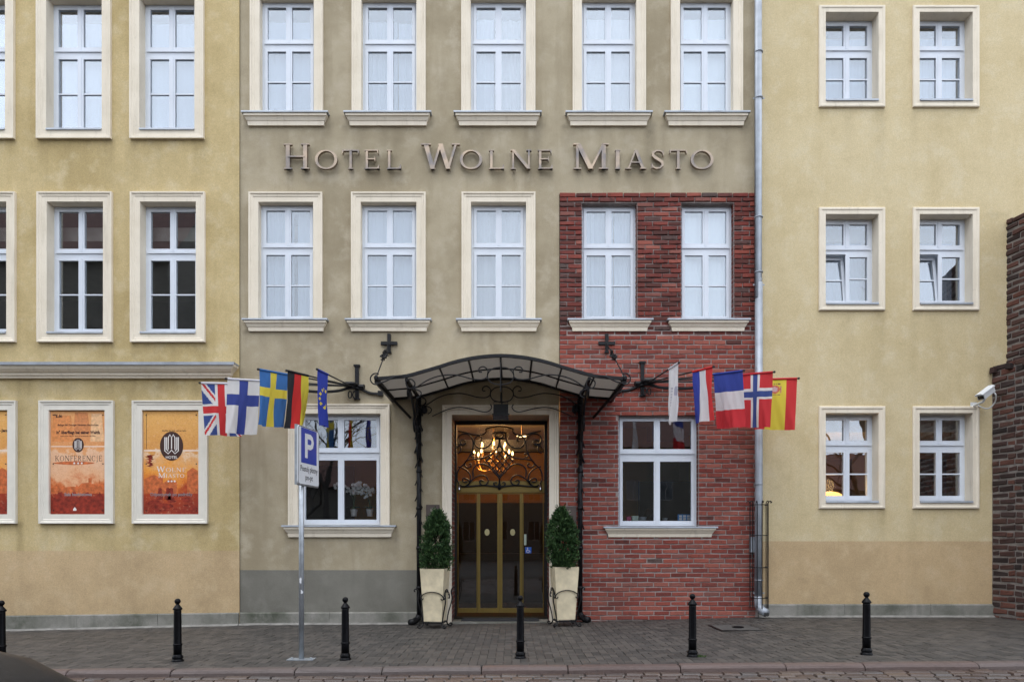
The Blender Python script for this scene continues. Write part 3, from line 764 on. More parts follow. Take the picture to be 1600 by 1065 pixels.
# ---- transom grille, wrought iron scrolls (traced in units of the photo, mirrored)
def gp(a, b_): return (dx(690 + a / 6.655), DD - 0.06, dz(640 + b_ / 6.655))
gr_l = [
 [(175, 225), (250, 240), (330, 262), (400, 265), (450, 250), (466, 222), (463, 205), (520, 185), (602, 176)],
 [(235, 352), (215, 365), (200, 345), (215, 318), (245, 325), (250, 355), (215, 375), (180, 350), (172, 300), (205, 260), (270, 258), (318, 300), (330, 380), (300, 470), (245, 555), (190, 610), (163, 670), (166, 735), (205, 790), (260, 795), (300, 745), (298, 680), (255, 625), (175, 592)],
 [(398, 330), (420, 318), (415, 288), (380, 275), (348, 305), (345, 355), (385, 398), (450, 400), (505, 365), (535, 310), (540, 262), (532, 250)],
 [(532, 250), (565, 238), (602, 235)], [(548, 300), (602, 300)],
 [(600, 310), (595, 360), (560, 430), (500, 475), (420, 508), (320, 518), (260, 535), (243, 572), (268, 602), (303, 595), (308, 568), (288, 562)],
 [(345, 500), (315, 492), (308, 468), (330, 455), (345, 470)],
 [(330, 705), (328, 630), (362, 582), (430, 566), (490, 590), (550, 655), (595, 705), (603, 750), (590, 790), (560, 792), (542, 772), (556, 752), (575, 765)],
 [(285, 770), (330, 722), (400, 684), (455, 692), (485, 735), (468, 775), (425, 785), (398, 757), (412, 733), (440, 742)],
 [(270, 745), (250, 752), (222, 742), (225, 718), (250, 715), (285, 735), (290, 765), (250, 795)],
 [(205, 800), (300, 795), (420, 786), (540, 795), (602, 810)],
 [(160, 400), (185, 375), (205, 400), (195, 440), (165, 455)],
]
mb = MB()
for st in gr_l:
    for s in (0, 1):
        pts = [gp(a if s == 0 else 1205 - a, b_) for a, b_ in st]
        mb.tube(smooth_pts(pts, 4), 0.015, 5)
mb.tube([gp(602 + 42 * math.cos(t / 10 * math.pi), 270 + 28 * math.sin(t / 10 * math.pi)) for t in range(20)], 0.0105, 5, True)
for k in range(-2, 3):                                   # lattice in the middle
    for s in (1, -1):
        a = (602 + s * (k * 40 - 88), 540 + (k * 36) * 1 - 70 + 10 ); b_ = (602 + s * (k * 40 + 88), 540 + k * 36 * -1 * -1 + 80)
        mb.tube([gp(602 + s * (k * 34 - 75), 535 - k * 38 - 88), gp(602 + s * (k * 34 + 75), 535 - k * 38 + 88)], 0.012, 5)
mb.lathe([(0.0, -0.05), (0.03, -0.03), (0.035, 0), (0.02, 0.03), (0, 0.05)], gp(602, 808), 10)
mb.build('transom_grille', 'iron', hotel)

# ---- lobby behind the entrance
LB = MB()
x0, x1, y1, z1 = XL + 0.05, XR - 0.05, 5.5, 3.94
LB.add([(x0, y1, 0), (x1, y1, 0), (x1, y1, z1), (x0, y1, z1), (x0, 0.5, 0), (x0, 0.5, z1), (x1, 0.5, 0), (x1, 0.5, z1)], [(0, 1, 2, 3), (0, 3, 5, 4), (1, 6, 7, 2)])
LB.box(-3.75, -2.2, 3.2, 3.3, 0, z1); LB.box(1.55, 3.05, 3.3, 3.4, 0, z1); LB.box(-1.62, -1.52, 0.75, 5.4, 0, z1); LB.box(1.28, 1.38, 0.75, 5.4, 0, z1)  # the two long partitions are added to keep the side rooms dark
LB.build('lobby_wall', 'ochre', hotel)
mb = MB(); mb.add([(x0, 0.3, 0.0), (x1, 0.3, 0.0), (x1, y1, 0.0), (x0, y1, 0.0)], [(0, 1, 2, 3)]); mb.build('lobby_floor', 'door_black', hotel)
mb = MB(); mb.box(-1.2, 0.8, 3.2, 3.8, 0.001, 1.1); mb.box(1.56, 3.3, 2.1, 2.38, 0.001, 1.25); mb.box(2.8, 4.2, 2.9, 3.0, 0.001, 2.7); mb.box(-4.6, -3.4, 2.5, 2.6, 0.001, 3.0); mb.box(-1.44, 1.24, 5.3, 5.4, 0.001, 2.35); mb.box(-1.44, 1.24, 2.45, 2.7, 3.30, 3.55)
mb.build('lobby_joinery', 'door_black', hotel)
# ------------------------------------------------------------------ old city wall on the right
cw = empty('old_brick_wall', (X(1550), 0, 0), R(13.2), category='brick wall', label='dark medieval brick wall running out from the yellow house at the right edge')
xa, xs_, zs_, zt_ = 0.0, X(1573) - X(1550), Z(575), Z(350)
mb = MB()
mb.box(xa + 0.012, 4.4, -3.0, 0.006, -0.42, zs_ - 0.02); mb.box(xs_ + 0.012, 4.4, -3.0, 0.006, zs_ - 0.021, zt_ - 0.03)
core = mb.build('mortar_core', 'mortar_dark', cw)
cv_ = [piece_mesh('brick', 0.090, 0.10, 0.014, 0.013, 'brick_city') for _ in range(10)]
for va in cv_: va.v = [(p[0] if abs(p[0]) > 0.47 else math.copysign(0.5 - (0.5 - abs(p[0])) * 2.5, p[0]), p[1], p[2]) for p in va.v]
pieces = []; z = zwall(8.6) - 0.06; row = 0
while z < zt_ - 0.02:
    zc = z + 0.055; xf = xa if zc < zs_ else xs_
    y = 0.0 - (0.07 if row % 2 else 0.0) + 0.0; k = row
    yy = 0.0
    while yy > -2.95:
        l = (0.285 if k % 2 else 0.145) + random.uniform(-0.02, 0.02); k += 1
        a, b_ = yy, max(yy - l, -3.0)
        pieces.append(((xf - random.uniform(-0.006, 0.010), (a + b_) / 2, zc + random.uniform(-0.008, 0.008)), a - b_ - 0.022, random.uniform(0.88, 1.04), 'side', 'brick_city'))
        yy -= l
    z += 0.113; row += 1
# ragged course on the ledge and the top
for q in range(9):
    pieces.append(((xa + 0.06, -0.05 - q * 0.3, zs_ + 0.0), 0.26, 1.0, 'flat', 'brick_city'))
    pieces.append(((xs_ + 0.15, -0.1 - q * 0.3, zt_ + 0.01), 0.27, 2.0, 'flat', 'brick_city'))
pieces.sort(key=lambda p: (0 if p[0][1] > -0.75 else 1, -p[0][1]))
lay('brick', pieces, cv_, None, core, 300, 'further_bricks')

# ------------------------------------------------------------------ serif lettering
ST, TH, SH, SE = 0.135, 0.055, 0.045, 0.075
def rect(x0, x1, y0, y1): return ('p', [(x0, y0), (x1, y0), (x1, y1), (x0, y1)])
def stem(x, w=ST, top=True, bot=True):
    out = [rect(x - w / 2, x + w / 2, 0, 1)]
    if bot: out.append(rect(x - w / 2 - SE, x + w / 2 + SE, 0, SH))
    if top: out.append(rect(x - w / 2 - SE, x + w / 2 + SE, 1 - SH, 1))
    return out
def diag(x0, y0, x1, y1, w):
    return ('p', [(x0 - w / 2, y0), (x0 + w / 2, y0), (x1 + w / 2, y1), (x1 - w / 2, y1)])
def ell(cx, cy, rx, ry, a0, a1, n=28, thick=ST, thin=TH, closed=False):
    pts = []
    for i in range(n + (0 if closed else 1)):
        t = R(lerp(a0, a1, i / n)); pts.append((cx + rx * math.cos(t), cy + ry * math.sin(t), thin + (thick - thin) * abs(math.cos(t)) ** 1.3))
    return ('rc' if closed else 'r', pts)
GL = {
 'H': stem(0.2) + stem(0.8) + [rect(0.2, 0.8, 0.46, 0.46 + TH)],
 'O': [ell(0.5, 0.5, 0.5 - ST / 2, 0.5 - TH / 2, 0, 360, 36, closed=True)],
 'T': stem(0.5, ST, False, True) + [rect(0.02, 0.98, 1 - TH, 1), ('p', [(0.02, 1), (0.02, 0.82), (0.06, 0.82), (0.12, 1)]), ('p', [(0.98, 1), (0.88, 1), (0.94, 0.82), (0.98, 0.82)])],
 'E': stem(0.22) + [rect(0.22, 0.90, 1 - TH, 1), rect(0.22, 0.72, 0.49, 0.49 + TH), rect(0.22, 0.96, 0, TH), ('p', [(0.90, 1), (0.80, 1), (0.86, 0.82), (0.90, 0.82)]), ('p', [(0.96, 0), (0.96, 0.2), (0.92, 0.2), (0.82, 0)]), rect(0.69, 0.73, 0.40, 0.64)],
 'F': stem(0.22) + [rect(0.22, 0.90, 1 - TH, 1), rect(0.22, 0.70, 0.49, 0.49 + TH), ('p', [(0.90, 1), (0.80, 1), (0.86, 0.80), (0.90, 0.80)]), rect(0.67, 0.71, 0.40, 0.64)],
 'L': stem(0.25) + [rect(0.25, 0.95, 0, TH), ('p', [(0.95, 0), (0.95, 0.22), (0.91, 0.22), (0.80, 0)])],
 'I': stem(0.5, 0.36),
 'N': stem(0.16, TH * 1.2, True, True) + stem(0.84, TH * 1.2, True, False) + [diag(0.84, 0, 0.16, 1, ST * 1.15)],
 'M': stem(0.12, TH * 1.3, False, True) + stem(0.86, ST * 0.85, False, True) + [diag(0.50, 0, 0.14, 1, ST), diag(0.50, 0.0, 0.86, 1, TH * 1.2), rect(0.0, 0.18, 1 - SH, 1), rect(0.82, 1.0, 1 - SH, 1)],
 'W': [diag(0.30, 0, 0.12, 1, ST * 0.85), diag(0.30, 0, 0.50, 1, TH * 1.1), diag(0.70, 0, 0.50, 1, ST * 0.85), diag(0.70, 0, 0.90, 1, TH * 1.1), rect(0.0, 0.25, 1 - SH, 1), rect(0.79, 1.0, 1 - SH, 1)],
 'A': [diag(0.14, 0, 0.48, 1, TH * 1.3), diag(0.84, 0, 0.50, 1, ST * 1.1), rect(0.26, 0.72, 0.32, 0.32 + TH), rect(0.0, 0.28, 0, SH), rect(0.68, 1.0, 0, SH)],
 'S': [('r', [(0.86, 0.80, 0.05), (0.80, 0.90, 0.07), (0.64, 0.965, 0.08), (0.42, 0.965, 0.09), (0.22, 0.87, 0.14), (0.20, 0.72, 0.17), (0.36, 0.60, 0.18), (0.60, 0.48, 0.18), (0.80, 0.36, 0.17), (0.82, 0.20, 0.14), (0.64, 0.06, 0.09), (0.42, 0.035, 0.08), (0.24, 0.09, 0.07), (0.14, 0.22, 0.05)]), rect(0.84, 0.89, 0.70, 0.98), rect(0.11, 0.16, 0.02, 0.30)],
 'K': stem(0.2) + [diag(0.28, 0.42, 0.82, 1, TH * 1.3), diag(0.84, 0, 0.42, 0.58, ST), rect(0.66, 0.98, 1 - SH, 1), rect(0.68, 1.0, 0, SH)],
 'R': stem(0.2) + [ell(0.32, 0.74, 0.42, 0.235, 90, -90, 14), diag(0.86, 0, 0.46, 0.5, ST), rect(0.80, 1.0, 0, SH)],
 'C': [ell(0.54, 0.5, 0.46, 0.47, 48, 312, 28), rect(0.82, 0.87, 0.74, 0.98)],
 'J': stem(0.6, ST, True, False) + [('r', [(0.6, 0.05, ST), (0.56, -0.10, 0.11), (0.42, -0.20, 0.08), (0.25, -0.22, 0.06)])],
}
def glyph(mb, ch, x0, x1, zb, h, yback, depth, step=0.0012):
    for i, (kd, pts) in enumerate(GL[ch]):
        yf = yback - depth - i * step
        if kd == 'p': mb.poly([(lerp(x0, x1, a), zb + b_ * h) for a, b_ in pts], yf, yback)
        else: mb.ribbon([(lerp(x0, x1, p[0]), zb + p[1] * h, p[2] * (x1 - x0) * 0.9 if kd == 'rc' else p[2] * h * 0.85) for p in pts], yf, yback, kd == 'rc')
sg = empty('hotel_name_sign', (X(778), -0.03, Z(268)), category='sign', label='raised bronze letters reading HOTEL WOLNE MIASTO above the middle windows')
LT = [('H', 443, 488, 1), ('O', 494, 529, 0), ('T', 536, 563, 0), ('E', 569, 595, 0), ('L', 603, 629, 0), ('W', 659, 719, 1), ('O', 719, 754, 0), ('L', 761, 789, 0), ('N', 796, 832, 0), ('E', 838, 864, 0),
      ('M', 895, 950, 1), ('I', 956, 972, 0), ('A', 976, 1009, 0), ('S', 1014, 1038, 0), ('T', 1044, 1072, 0), ('O', 1077, 1113, 0)]
for ch, a, b_, big in LT:
    mb = MB(); glyph(mb, ch, X(a) - X(778), X(b_) - X(778), 0, Z(229) - Z(268) if big else Z(238.5) - Z(268), 0.0, 0.055, 0.0018)
    xm = (X(a) + X(b_)) / 2 - X(778)
    o = mb.build('letter_' + ch.lower(), 'bronze', sg)
    MB().box(xm - 0.008, xm + 0.008, 0.0, 0.04, 0.16, 0.176).build('letter_pin', 'iron', sg) if False else None

# ------------------------------------------------------------------ text in the default vector font
def text_mesh(mb, s, x, y, z, size, align='CENTER', bold=0.0, shear=0.0, sx=1.0):
    cu = bpy.data.curves.new('t', 'FONT'); cu.body = s; cu.size = size; cu.align_x = align; cu.offset = bold; cu.shear = shear; cu.resolution_u = 3
    o = bpy.data.objects.new('t', cu); col.objects.link(o)
    bpy.context.view_layer.update()
    me = bpy.data.meshes.new_from_object(o.evaluated_get(bpy.context.evaluated_depsgraph_get()))
    mb.add([(x + v.co.x * sx, y, z + v.co.y) for v in me.vertices], [tuple(p.vertices) for p in me.polygons])
    bpy.data.objects.remove(o); bpy.data.curves.remove(cu); bpy.data.meshes.remove(me)

# ------------------------------------------------------------------ posters
def poster_mat(name, stops, sc):
    m, N, L, b = mat(name); p = pos(N)
    sp = N.new('ShaderNodeSeparateXYZ'); L.new(p, sp.inputs[0])
    n = noise(N, L, p, sc, 6, 0.65)
    v = remap(N, L, sp.outputs[2], Z(803), Z(641), 0, 1)
    a = N.new('ShaderNodeMath'); a.operation = 'MULTIPLY_ADD'; L.new(remap(N, L, n, 0.3, 0.7, -0.5, 0.5), a.inputs[0]); a.inputs[1].default_value = 0.26; L.new(v, a.inputs[2])
    r = ramp(N, stops); L.new(a.outputs[0], r.inputs[0])
    f = noise(N, L, p, 60, 3)
    L.new(mixc(N, L, remap(N, L, noise(N, L, p, 16, 5, 0.7), 0.54, 0.70, 0, 0.32), mixc(N, L, remap(N, L, f, 0.5, 0.72, 0, 0.4), r.outputs[0], (0.42, 0.10, 0.025)), (0.92, 0.62, 0.38)), b.inputs['Base Color'])
    b.inputs['Roughness'].default_value = 0.35
    return m
SKYS = [(0, (0.20, 0.020, 0.012)), (0.16, (0.32, 0.035, 0.014)), (0.27, (0.66, 0.19, 0.06)), (0.36, (0.80, 0.44, 0.24)), (0.60, (0.82, 0.52, 0.33)), (0.63, (0.78, 0.36, 0.14)), (0.80, (0.72, 0.30, 0.11)), (1, (0.82, 0.40, 0.15))]
STREET = [(0, (0.22, 0.022, 0.014)), (0.18, (0.40, 0.05, 0.016)), (0.30, (0.72, 0.20, 0.03)), (0.42, (0.86, 0.36, 0.06)), (0.55, (0.80, 0.42, 0.16)), (0.60, (0.86, 0.62, 0.40)), (0.63, (0.72, 0.34, 0.09)), (1, (0.82, 0.45, 0.13))]
def emblem(parent, cx, cz, ry, y, hotel_word):
    rx = ry * 0.80; mb = MB()
    mb.poly([(cx + rx * math.cos(t / 18 * math.pi), cz + ry * math.sin(t / 18 * math.pi)) for t in range(36)], y - 0.0012, y)
    mb.build('emblem_oval', 'print_brown', parent)
    mb = MB(); w = ry * 0.066; yf = y - 0.002; h = ry * (0.66 if not hotel_word else 0.60); oz = cz + (0.10 * ry if hotel_word else 0)
    a = rx * 0.58
    def st(pts): mb.ribbon([(cx + u * a, oz + v * h, w) for u, v in pts], yf, y - 0.0013)
    st([(-1, 0.85), (-1, -0.72), (-0.5, -1.05), (0, -0.62), (0.5, -1.05), (1, -0.72), (1, 0.85)])
    st([(-0.5, -0.55), (-0.5, 0.80), (-0.25, 1.15), (0, 0.80), (0.25, 1.15), (0.5, 0.80), (0.5, -0.55)])
    mb.ribbon([(cx, oz + 0.8 * h, w), (cx, oz - 0.5 * h, w)], yf - 0.0003, y - 0.0013)
    st([(-0.78, 0.85), (-0.78, -0.5), (-0.5, -0.75)]); st([(0.78, 0.85), (0.78, -0.5), (0.5, -0.75)])
    if hotel_word: text_mesh(mb, 'HOTEL', cx, yf, cz - ry * 0.86, ry * 0.26, bold=0.0008)
    mb.build('emblem_lines', 'print_white', parent)
def poster(o, kind, label):
    x0, x1, z0, z1 = o; y = YL + 0.014
    root = empty('poster', ((x0 + x1) / 2, YL, z0), category='poster', label=label, group='framed posters on the ochre house')
    root.matrix_world = Matrix.Identity(4); root.location = (0, 0, 0)
    surround('frame', root, o, YL, [(0, -0.04), (0, 0.030), (0.085, 0.030), (0.095, 0.040), (0.125, 0.040), (0.140, 0.058), (0.165, 0.058), (0.165, -0.01)], True, plain('ivory poster frame', (0.74, 0.70, 0.61), 0.6, vary=0.06) if 'pf' not in M else M['pf'])
    sh = MB().box(x0 + 0.003, x1 - 0.003, y, y + 0.008, z0 + 0.003, z1 - 0.012).build('sheet', poster_mat('poster print ' + kind, STREET if kind != 'conf' else SKYS, 2.4 if kind != 'conf' else 3.2), root)
    cx = (x0 + x1) / 2; W, H = x1 - x0, z1 - z0
    def fx(u): return lerp(x0, x1, u)
    def fz(v): return lerp(z1, z0, v)
    rs = random.Random(3 if kind == 'conf' else 5)
    if kind == 'conf':
        MB().box(x0 + 0.013, x1 - 0.009, y - 0.0008, y, fz(0.352), fz(0.342)).build('white_band', plain('pale print', (0.85, 0.66, 0.52), 0.5), sh)
        for (u0, v0, u1, v1, c) in ((0.03, 0.05, 0.42, 0.30, (0.74, 0.28, 0.09)), (0.42, 0.02, 0.72, 0.22, (0.66, 0.25, 0.09)), (0.72, 0.03, 0.97, 0.30, (0.84, 0.50, 0.26))):
            mb = MB(); mb.poly([(fx(u0), fz(v1)), (fx(u1), fz(v1)), (fx(u1 - 0.05), fz(v0)), (fx(u0 + 0.02), fz(v0))], y - 0.0005, y); mb.build('paper_scrap', plain('paper scrap', c, 0.5, vary=0.25, scale=20), sh)
        lines = []; mb = MB(); text_mesh(mb, '"Lit', fx(0.06), y - 0.0012, fz(0.068), 0.075, 'LEFT', 0.003, 0.1, 1.4)
        lines.append(mb); mb = MB(); text_mesh(mb, 'Beilage der Danziger Neuesten Nachrichten', cx, y - 0.0012, fz(0.148), 0.047, bold=0.0012, sx=0.86)
        lines.append(mb); mb = MB(); text_mesh(mb, 'in" überfliegt bei seiner Weltfa', cx, y - 0.0012, fz(0.225), 0.078, bold=0.003, sx=0.80)
        lines.append(mb); mb = MB(); text_mesh(mb, 'ausführlicher Bericht  über die Ausstattung  des Hafen', cx, y - 0.0012, fz(0.250), 0.026, bold=0.0004, sx=1.1)
        lines.append(mb)
        for q in lines: q.build('newspaper_line', 'print_dark', sh)
        emblem(sh, cx, fz(0.333), 0.127, y - 0.001, False)
        mb = MB(); x = fx(0.085); wd = [0.085, 0.085, 0.095, 0.06, 0.068, 0.075, 0.068, 0.095, 0.075, 0.04, 0.068]; tot = sum(wd) + 0.012 * 10
        k = (fx(0.93) - fx(0.085)) / tot
        for ch, w_ in zip('KONFERENCJE', wd):
            glyph(mb, ch, x, x + w_ * k, fz(0.487), 0.096, y - 0.0012, 0.0003, 0.0002); x += (w_ + 0.012) * k
        mb.build('title_print', plain('umber print', (0.085, 0.032, 0.02), 0.5), sh)
        mb = MB(); pts = []
        for t in range(24):
            a = t / 24 * 2 * math.pi; r = 0.38; pts.append((fx(0.43) + r * W * math.cos(a) * (1.0 if math.cos(a) < 0 else 0.96), fz(0.507) + 0.033 * math.sin(a) * (1 - 0.25 * abs(math.cos(a)))))
        mb.poly(pts, y - 0.0008, y); mb.build('airship_print', 'print_rust', sh)
        mb = MB()
        for u in (0.43, 0.50, 0.565): mb.poly([(fx(u) + 0.017 * math.cos(t / 6 * math.pi), fz(0.508) + 0.017 * math.sin(t / 6 * math.pi)) for t in range(12)], y - 0.0014, y - 0.0008)
        mb.build('three_dots', 'print_white', sh)
        sky_ = [(0, 0.70), (0.05, 0.74), (0.10, 0.71), (0.13, 0.735), (0.2, 0.735), (0.23, 0.72), (0.26, 0.74), (0.33, 0.735), (0.40, 0.73), (0.45, 0.735), (0.47, 0.71), (0.49, 0.735), (0.56, 0.70), (0.68, 0.695), (0.68, 0.65), (0.74, 0.65), (0.74, 0.705), (0.87, 0.71), (0.885, 0.66), (0.90, 0.71), (0.985, 0.71)]
        for q, (mk, dv, yy) in enumerate((('print_rust', 0.0, 0.0006), ('print_maroon', 0.08, 0.0010))):
            mb = MB(); base = 0.80 if q == 0 else 0.985
            for i in range(len(sky_) - 1):
                (ua, va), (ub, vb) = sky_[i], sky_[i + 1]; va += dv * (1 if q == 0 else 1.0); vb += dv
                if q: va = 0.81 + 0.03 * math.sin(i * 1.3); vb = 0.81 + 0.03 * math.sin((i + 1) * 1.3)
                if abs(ub - ua) < 1e-6: continue
                mb.add([(fx(0.014 + ua * 0.985), y - yy, fz(base)), (fx(0.014 + ub * 0.985), y - yy, fz(base)), (fx(0.014 + ub * 0.985), y - yy, fz(vb)), (fx(0.014 + ua * 0.985), y - yy, fz(va))], [(0, 1, 2, 3)])
            mb.build('skyline_print', mk, sh)
        mb = MB(); text_mesh(mb, 'Sala bankietowa', cx, y - 0.0016, fz(0.822), 0.078, bold=0.0022, sx=0.98); mb.build('caption_print', plain('grey print', (0.30, 0.24, 0.24), 0.5), sh)
        MB().poly([(fx(0.41), fz(0.965)), (fx(0.47), fz(0.965)), (fx(0.47), fz(0.95)), (fx(0.44), fz(0.93)), (fx(0.41), fz(0.95))], y - 0.002, y - 0.001).build('small_mark', 'print_white', sh)
    else:
        MB().box(x0 + 0.013, x1 - 0.009, y - 0.0008, y, fz(0.395), fz(0.378)).build('white_band', plain('pale print', (0.85, 0.66, 0.52), 0.5), sh)
        mb = MB(); text_mesh(mb, 'Das Blatt der Stadt  und  am Hafen', fx(0.55) if kind == 'hotel' else fx(0.8), y - 0.0008, fz(0.20), 0.030, bold=0.0008)
        mb.build('newspaper_line', 'print_dark', sh); mb = MB()
        if kind != 'hotel': text_mesh(mb, 'Jenu', fx(0.93), y - 0.0008, fz(0.205), 0.07, bold=0.003)
        if mb.v: mb.build('newspaper_line', 'print_dark', sh)
        MB().box(fx(0.055), fx(0.062), y - 0.0009, y, fz(0.37), fz(0.03)).build('rule_print', 'print_dark', sh)
        rs = random.Random(9)
        mb = MB()
        for i in range(26):                                # figures, foliage and roofs of the old street scene
            u = rs.uniform(0.04, 0.96); v = rs.uniform(0.80, 0.97); a_ = rs.uniform(0.03, 0.09)
            mb.poly([(fx(u) + a_ * W * (1 + 0.4 * rs.random()) * math.cos(t / 5 * math.pi), fz(v) + a_ * 0.5 * H * (0.5 + rs.random() * 0.6) * 0.6 * math.sin(t / 5 * math.pi)) for t in range(10)], y - 0.0006 - i * 0.00004, y)
        mb.build('crowd_print', 'print_maroon', sh, kind='stuff')
        for u in (0.30, 0.44, 0.5):
            mb = MB(); mb.poly([(fx(u) + 0.035 * math.cos(t / 5 * math.pi), fz(0.76) + 0.03 * math.sin(t / 5 * math.pi)) for t in range(10)], y - 0.0018, y); mb.poly([(fx(u) - 0.07, fz(0.86)), (fx(u) + 0.06, fz(0.86)), (fx(u) + 0.03, fz(0.77)), (fx(u) - 0.03, fz(0.77))], y - 0.0019, y); mb.build('figure_print', 'print_maroon', sh)
        mb = MB()
        for i in range(9): mb.poly([(fx(0.07 + 0.11 * rs.random()) + 0.03 * math.cos(t / 4 * math.pi) * (1 + rs.random()), fz(0.44 + 0.11 * i / 9) + 0.022 * math.sin(t / 4 * math.pi)) for t in range(8)], y - 0.0020 - i * 0.00004, y)
        mb.build('leaves_print', 'print_maroon', sh, kind='stuff')
        mb = MB()
        for (u0, v0, u1, v1) in ((0.02, 0.62, 0.35, 0.80), (0.35, 0.66, 0.60, 0.80), (0.78, 0.55, 0.97, 0.80)): mb.poly([(fx(u0), fz(v1)), (fx(u1), fz(v1)), (fx(u1), fz(v0 + 0.03)), (fx((u0 + u1) / 2), fz(v0)), (fx(u0), fz(v0 + 0.04))], y - 0.0004, y)
        mb.build('roofs_print', 'print_rust', sh)
        if kind == 'hotel':
            emblem(sh, fx(0.505), fz(0.343), 0.258, y - 0.001, True)
            mb = MB()
            def word(wd, ua, ub, v, hb, hs_):
                ws = {'W': 1.35, 'M': 1.25, 'I': 0.4, 'O': 0.95, 'L': 0.75, 'N': 1.0, 'E': 0.75, 'A': 0.95, 'S': 0.65, 'T': 0.8}
                tt = sum(ws[ch] * (1.25 if q == 0 else 1) for q, ch in enumerate(wd)) + 0.12 * (len(wd) - 1); k = (fx(ub) - fx(ua)) / tt; x = fx(ua)
                for q, ch in enumerate(wd):
                    w_ = ws[ch] * (1.25 if q == 0 else 1) * k; glyph(mb, ch, x, x + w_, fz(v), hb if q == 0 else hs_, y - 0.0024, 0.0006, 0.0002); x += w_ + 0.12 * k
            word('WOLNE', 0.235, 0.765, 0.592, 0.098, 0.075); mb.build('name_print', 'print_white', sh); mb = MB(); word('MIASTO', 0.27, 0.73, 0.647, 0.085, 0.062)
            mb.build('name_print', 'print_white', sh); mb = MB()
            for u in (0.45, 0.505, 0.56): mb.poly([(fx(u) + 0.017 * math.cos(t / 6 * math.pi), fz(0.682) + 0.017 * math.sin(t / 6 * math.pi)) for t in range(12)], y - 0.003, y - 0.002)
            mb.build('three_dots', 'print_white', sh)
        mb = MB(); text_mesh(mb, 'Odpoczynek po podróży' if kind == 'hotel' else 'Wesela i przyjęcia', fx(0.5), y - 0.0030, fz(0.822), 0.078, bold=0.0022, sx=0.94); mb.build('caption_print', plain('grey print', (0.26, 0.20, 0.20), 0.5), sh)
    for u in (0.055, 0.945):
        for v in (0.045, 0.515, 0.965):
            MB().poly([(fx(u) + 0.011 * math.cos(t / 5 * math.pi), fz(v) + 0.011 * math.sin(t / 5 * math.pi)) for t in range(10)], y - 0.005, y).build('screw', 'black', root)
M['pf'] = plain('ivory poster frame', (0.74, 0.70, 0.61), 0.6, vary=0.06)
poster(pops[0], 'left', 'framed orange poster cut off by the left edge of the picture')
poster(pops[1], 'conf', 'framed orange poster titled KONFERENCJE with an airship over a skyline')
poster(pops[2], 'hotel', 'framed orange poster with a large brown oval emblem and WOLNE MIASTO')

# ------------------------------------------------------------------ entrance canopy
CY = -1.5
can = empty('entrance_canopy', (X(782, CY), 0, 3.9), category='canopy', label='arched black wrought iron canopy with smoked panels over the hotel entrance')
cxm, czb = X(782, CY), 3.90
can.location = (0, 0, 0)
fpx = [(588, 592), (612, 590), (636, 587.5), (660, 581), (686, 573.5), (708, 566.5), (732, 561), (756, 557.5), (782, 556)]
prof = [(X(a, CY), Z(b_, CY)) for a, b_ in fpx]
prof += [(2 * cxm - a, b_) for a, b_ in prof[-2::-1]]
prof = [(p.x, p.z) for p in smooth_pts([(a, 0, b_) for a, b_ in prof], 3)]
nseg = len(prof)
def pz(x):
    return interp(x, [p[0] for p in prof], [p[1] for p in prof])
ribs = [prof[0][0]] + [X(a, CY) for a in (634.5, 686.5, 732, 782, 831, 878, 929)] + [prof[-1][0]]
ym = -0.72
for i in range(len(ribs) - 1):                            # roof sheets between the ribs
    for (y0, y1) in ((CY, ym), (ym, -0.04)):
        xs = [lerp(ribs[i] + 0.004, ribs[i + 1] - 0.004, t / 6) for t in range(7)]
        mb = MB(); mb.loft([[(x, y0 + 0.003, pz(x) + 0.012), (x, y1 - 0.003, pz(x) + 0.012), (x, y1 - 0.003, pz(x) + 0.020), (x, y0 + 0.003, pz(x) + 0.020)] for x in xs])
        mb.build('roof_panel', 'poly', can)
for x in ribs[1:-1]:
    MB().tube([(x, CY, pz(x) - 0.006), (x, -0.03, pz(x) - 0.006)], 0.016, 4).build('rib', 'iron', can)
mb = MB(); mb.loft([[(a, CY - 0.025, b_ - 0.02), (a, CY + 0.02, b_ - 0.02), (a, CY + 0.02, b_ + 0.028), (a, CY - 0.025, b_ + 0.028)] for a, b_ in prof]); mb.build('front_beam', 'iron', can)
MB().tube([(a, ym, b_ - 0.004) for a, b_ in prof], 0.014, 5).build('purlin', 'iron', can)
mb = MB(); mb.loft([[(a, -0.05, b_ - 0.025), (a, -0.005, b_ - 0.025), (a, -0.005, b_ + 0.025), (a, -0.05, b_ + 0.025)] for a, b_ in prof]); mb.build('wall_beam', 'iron', can)
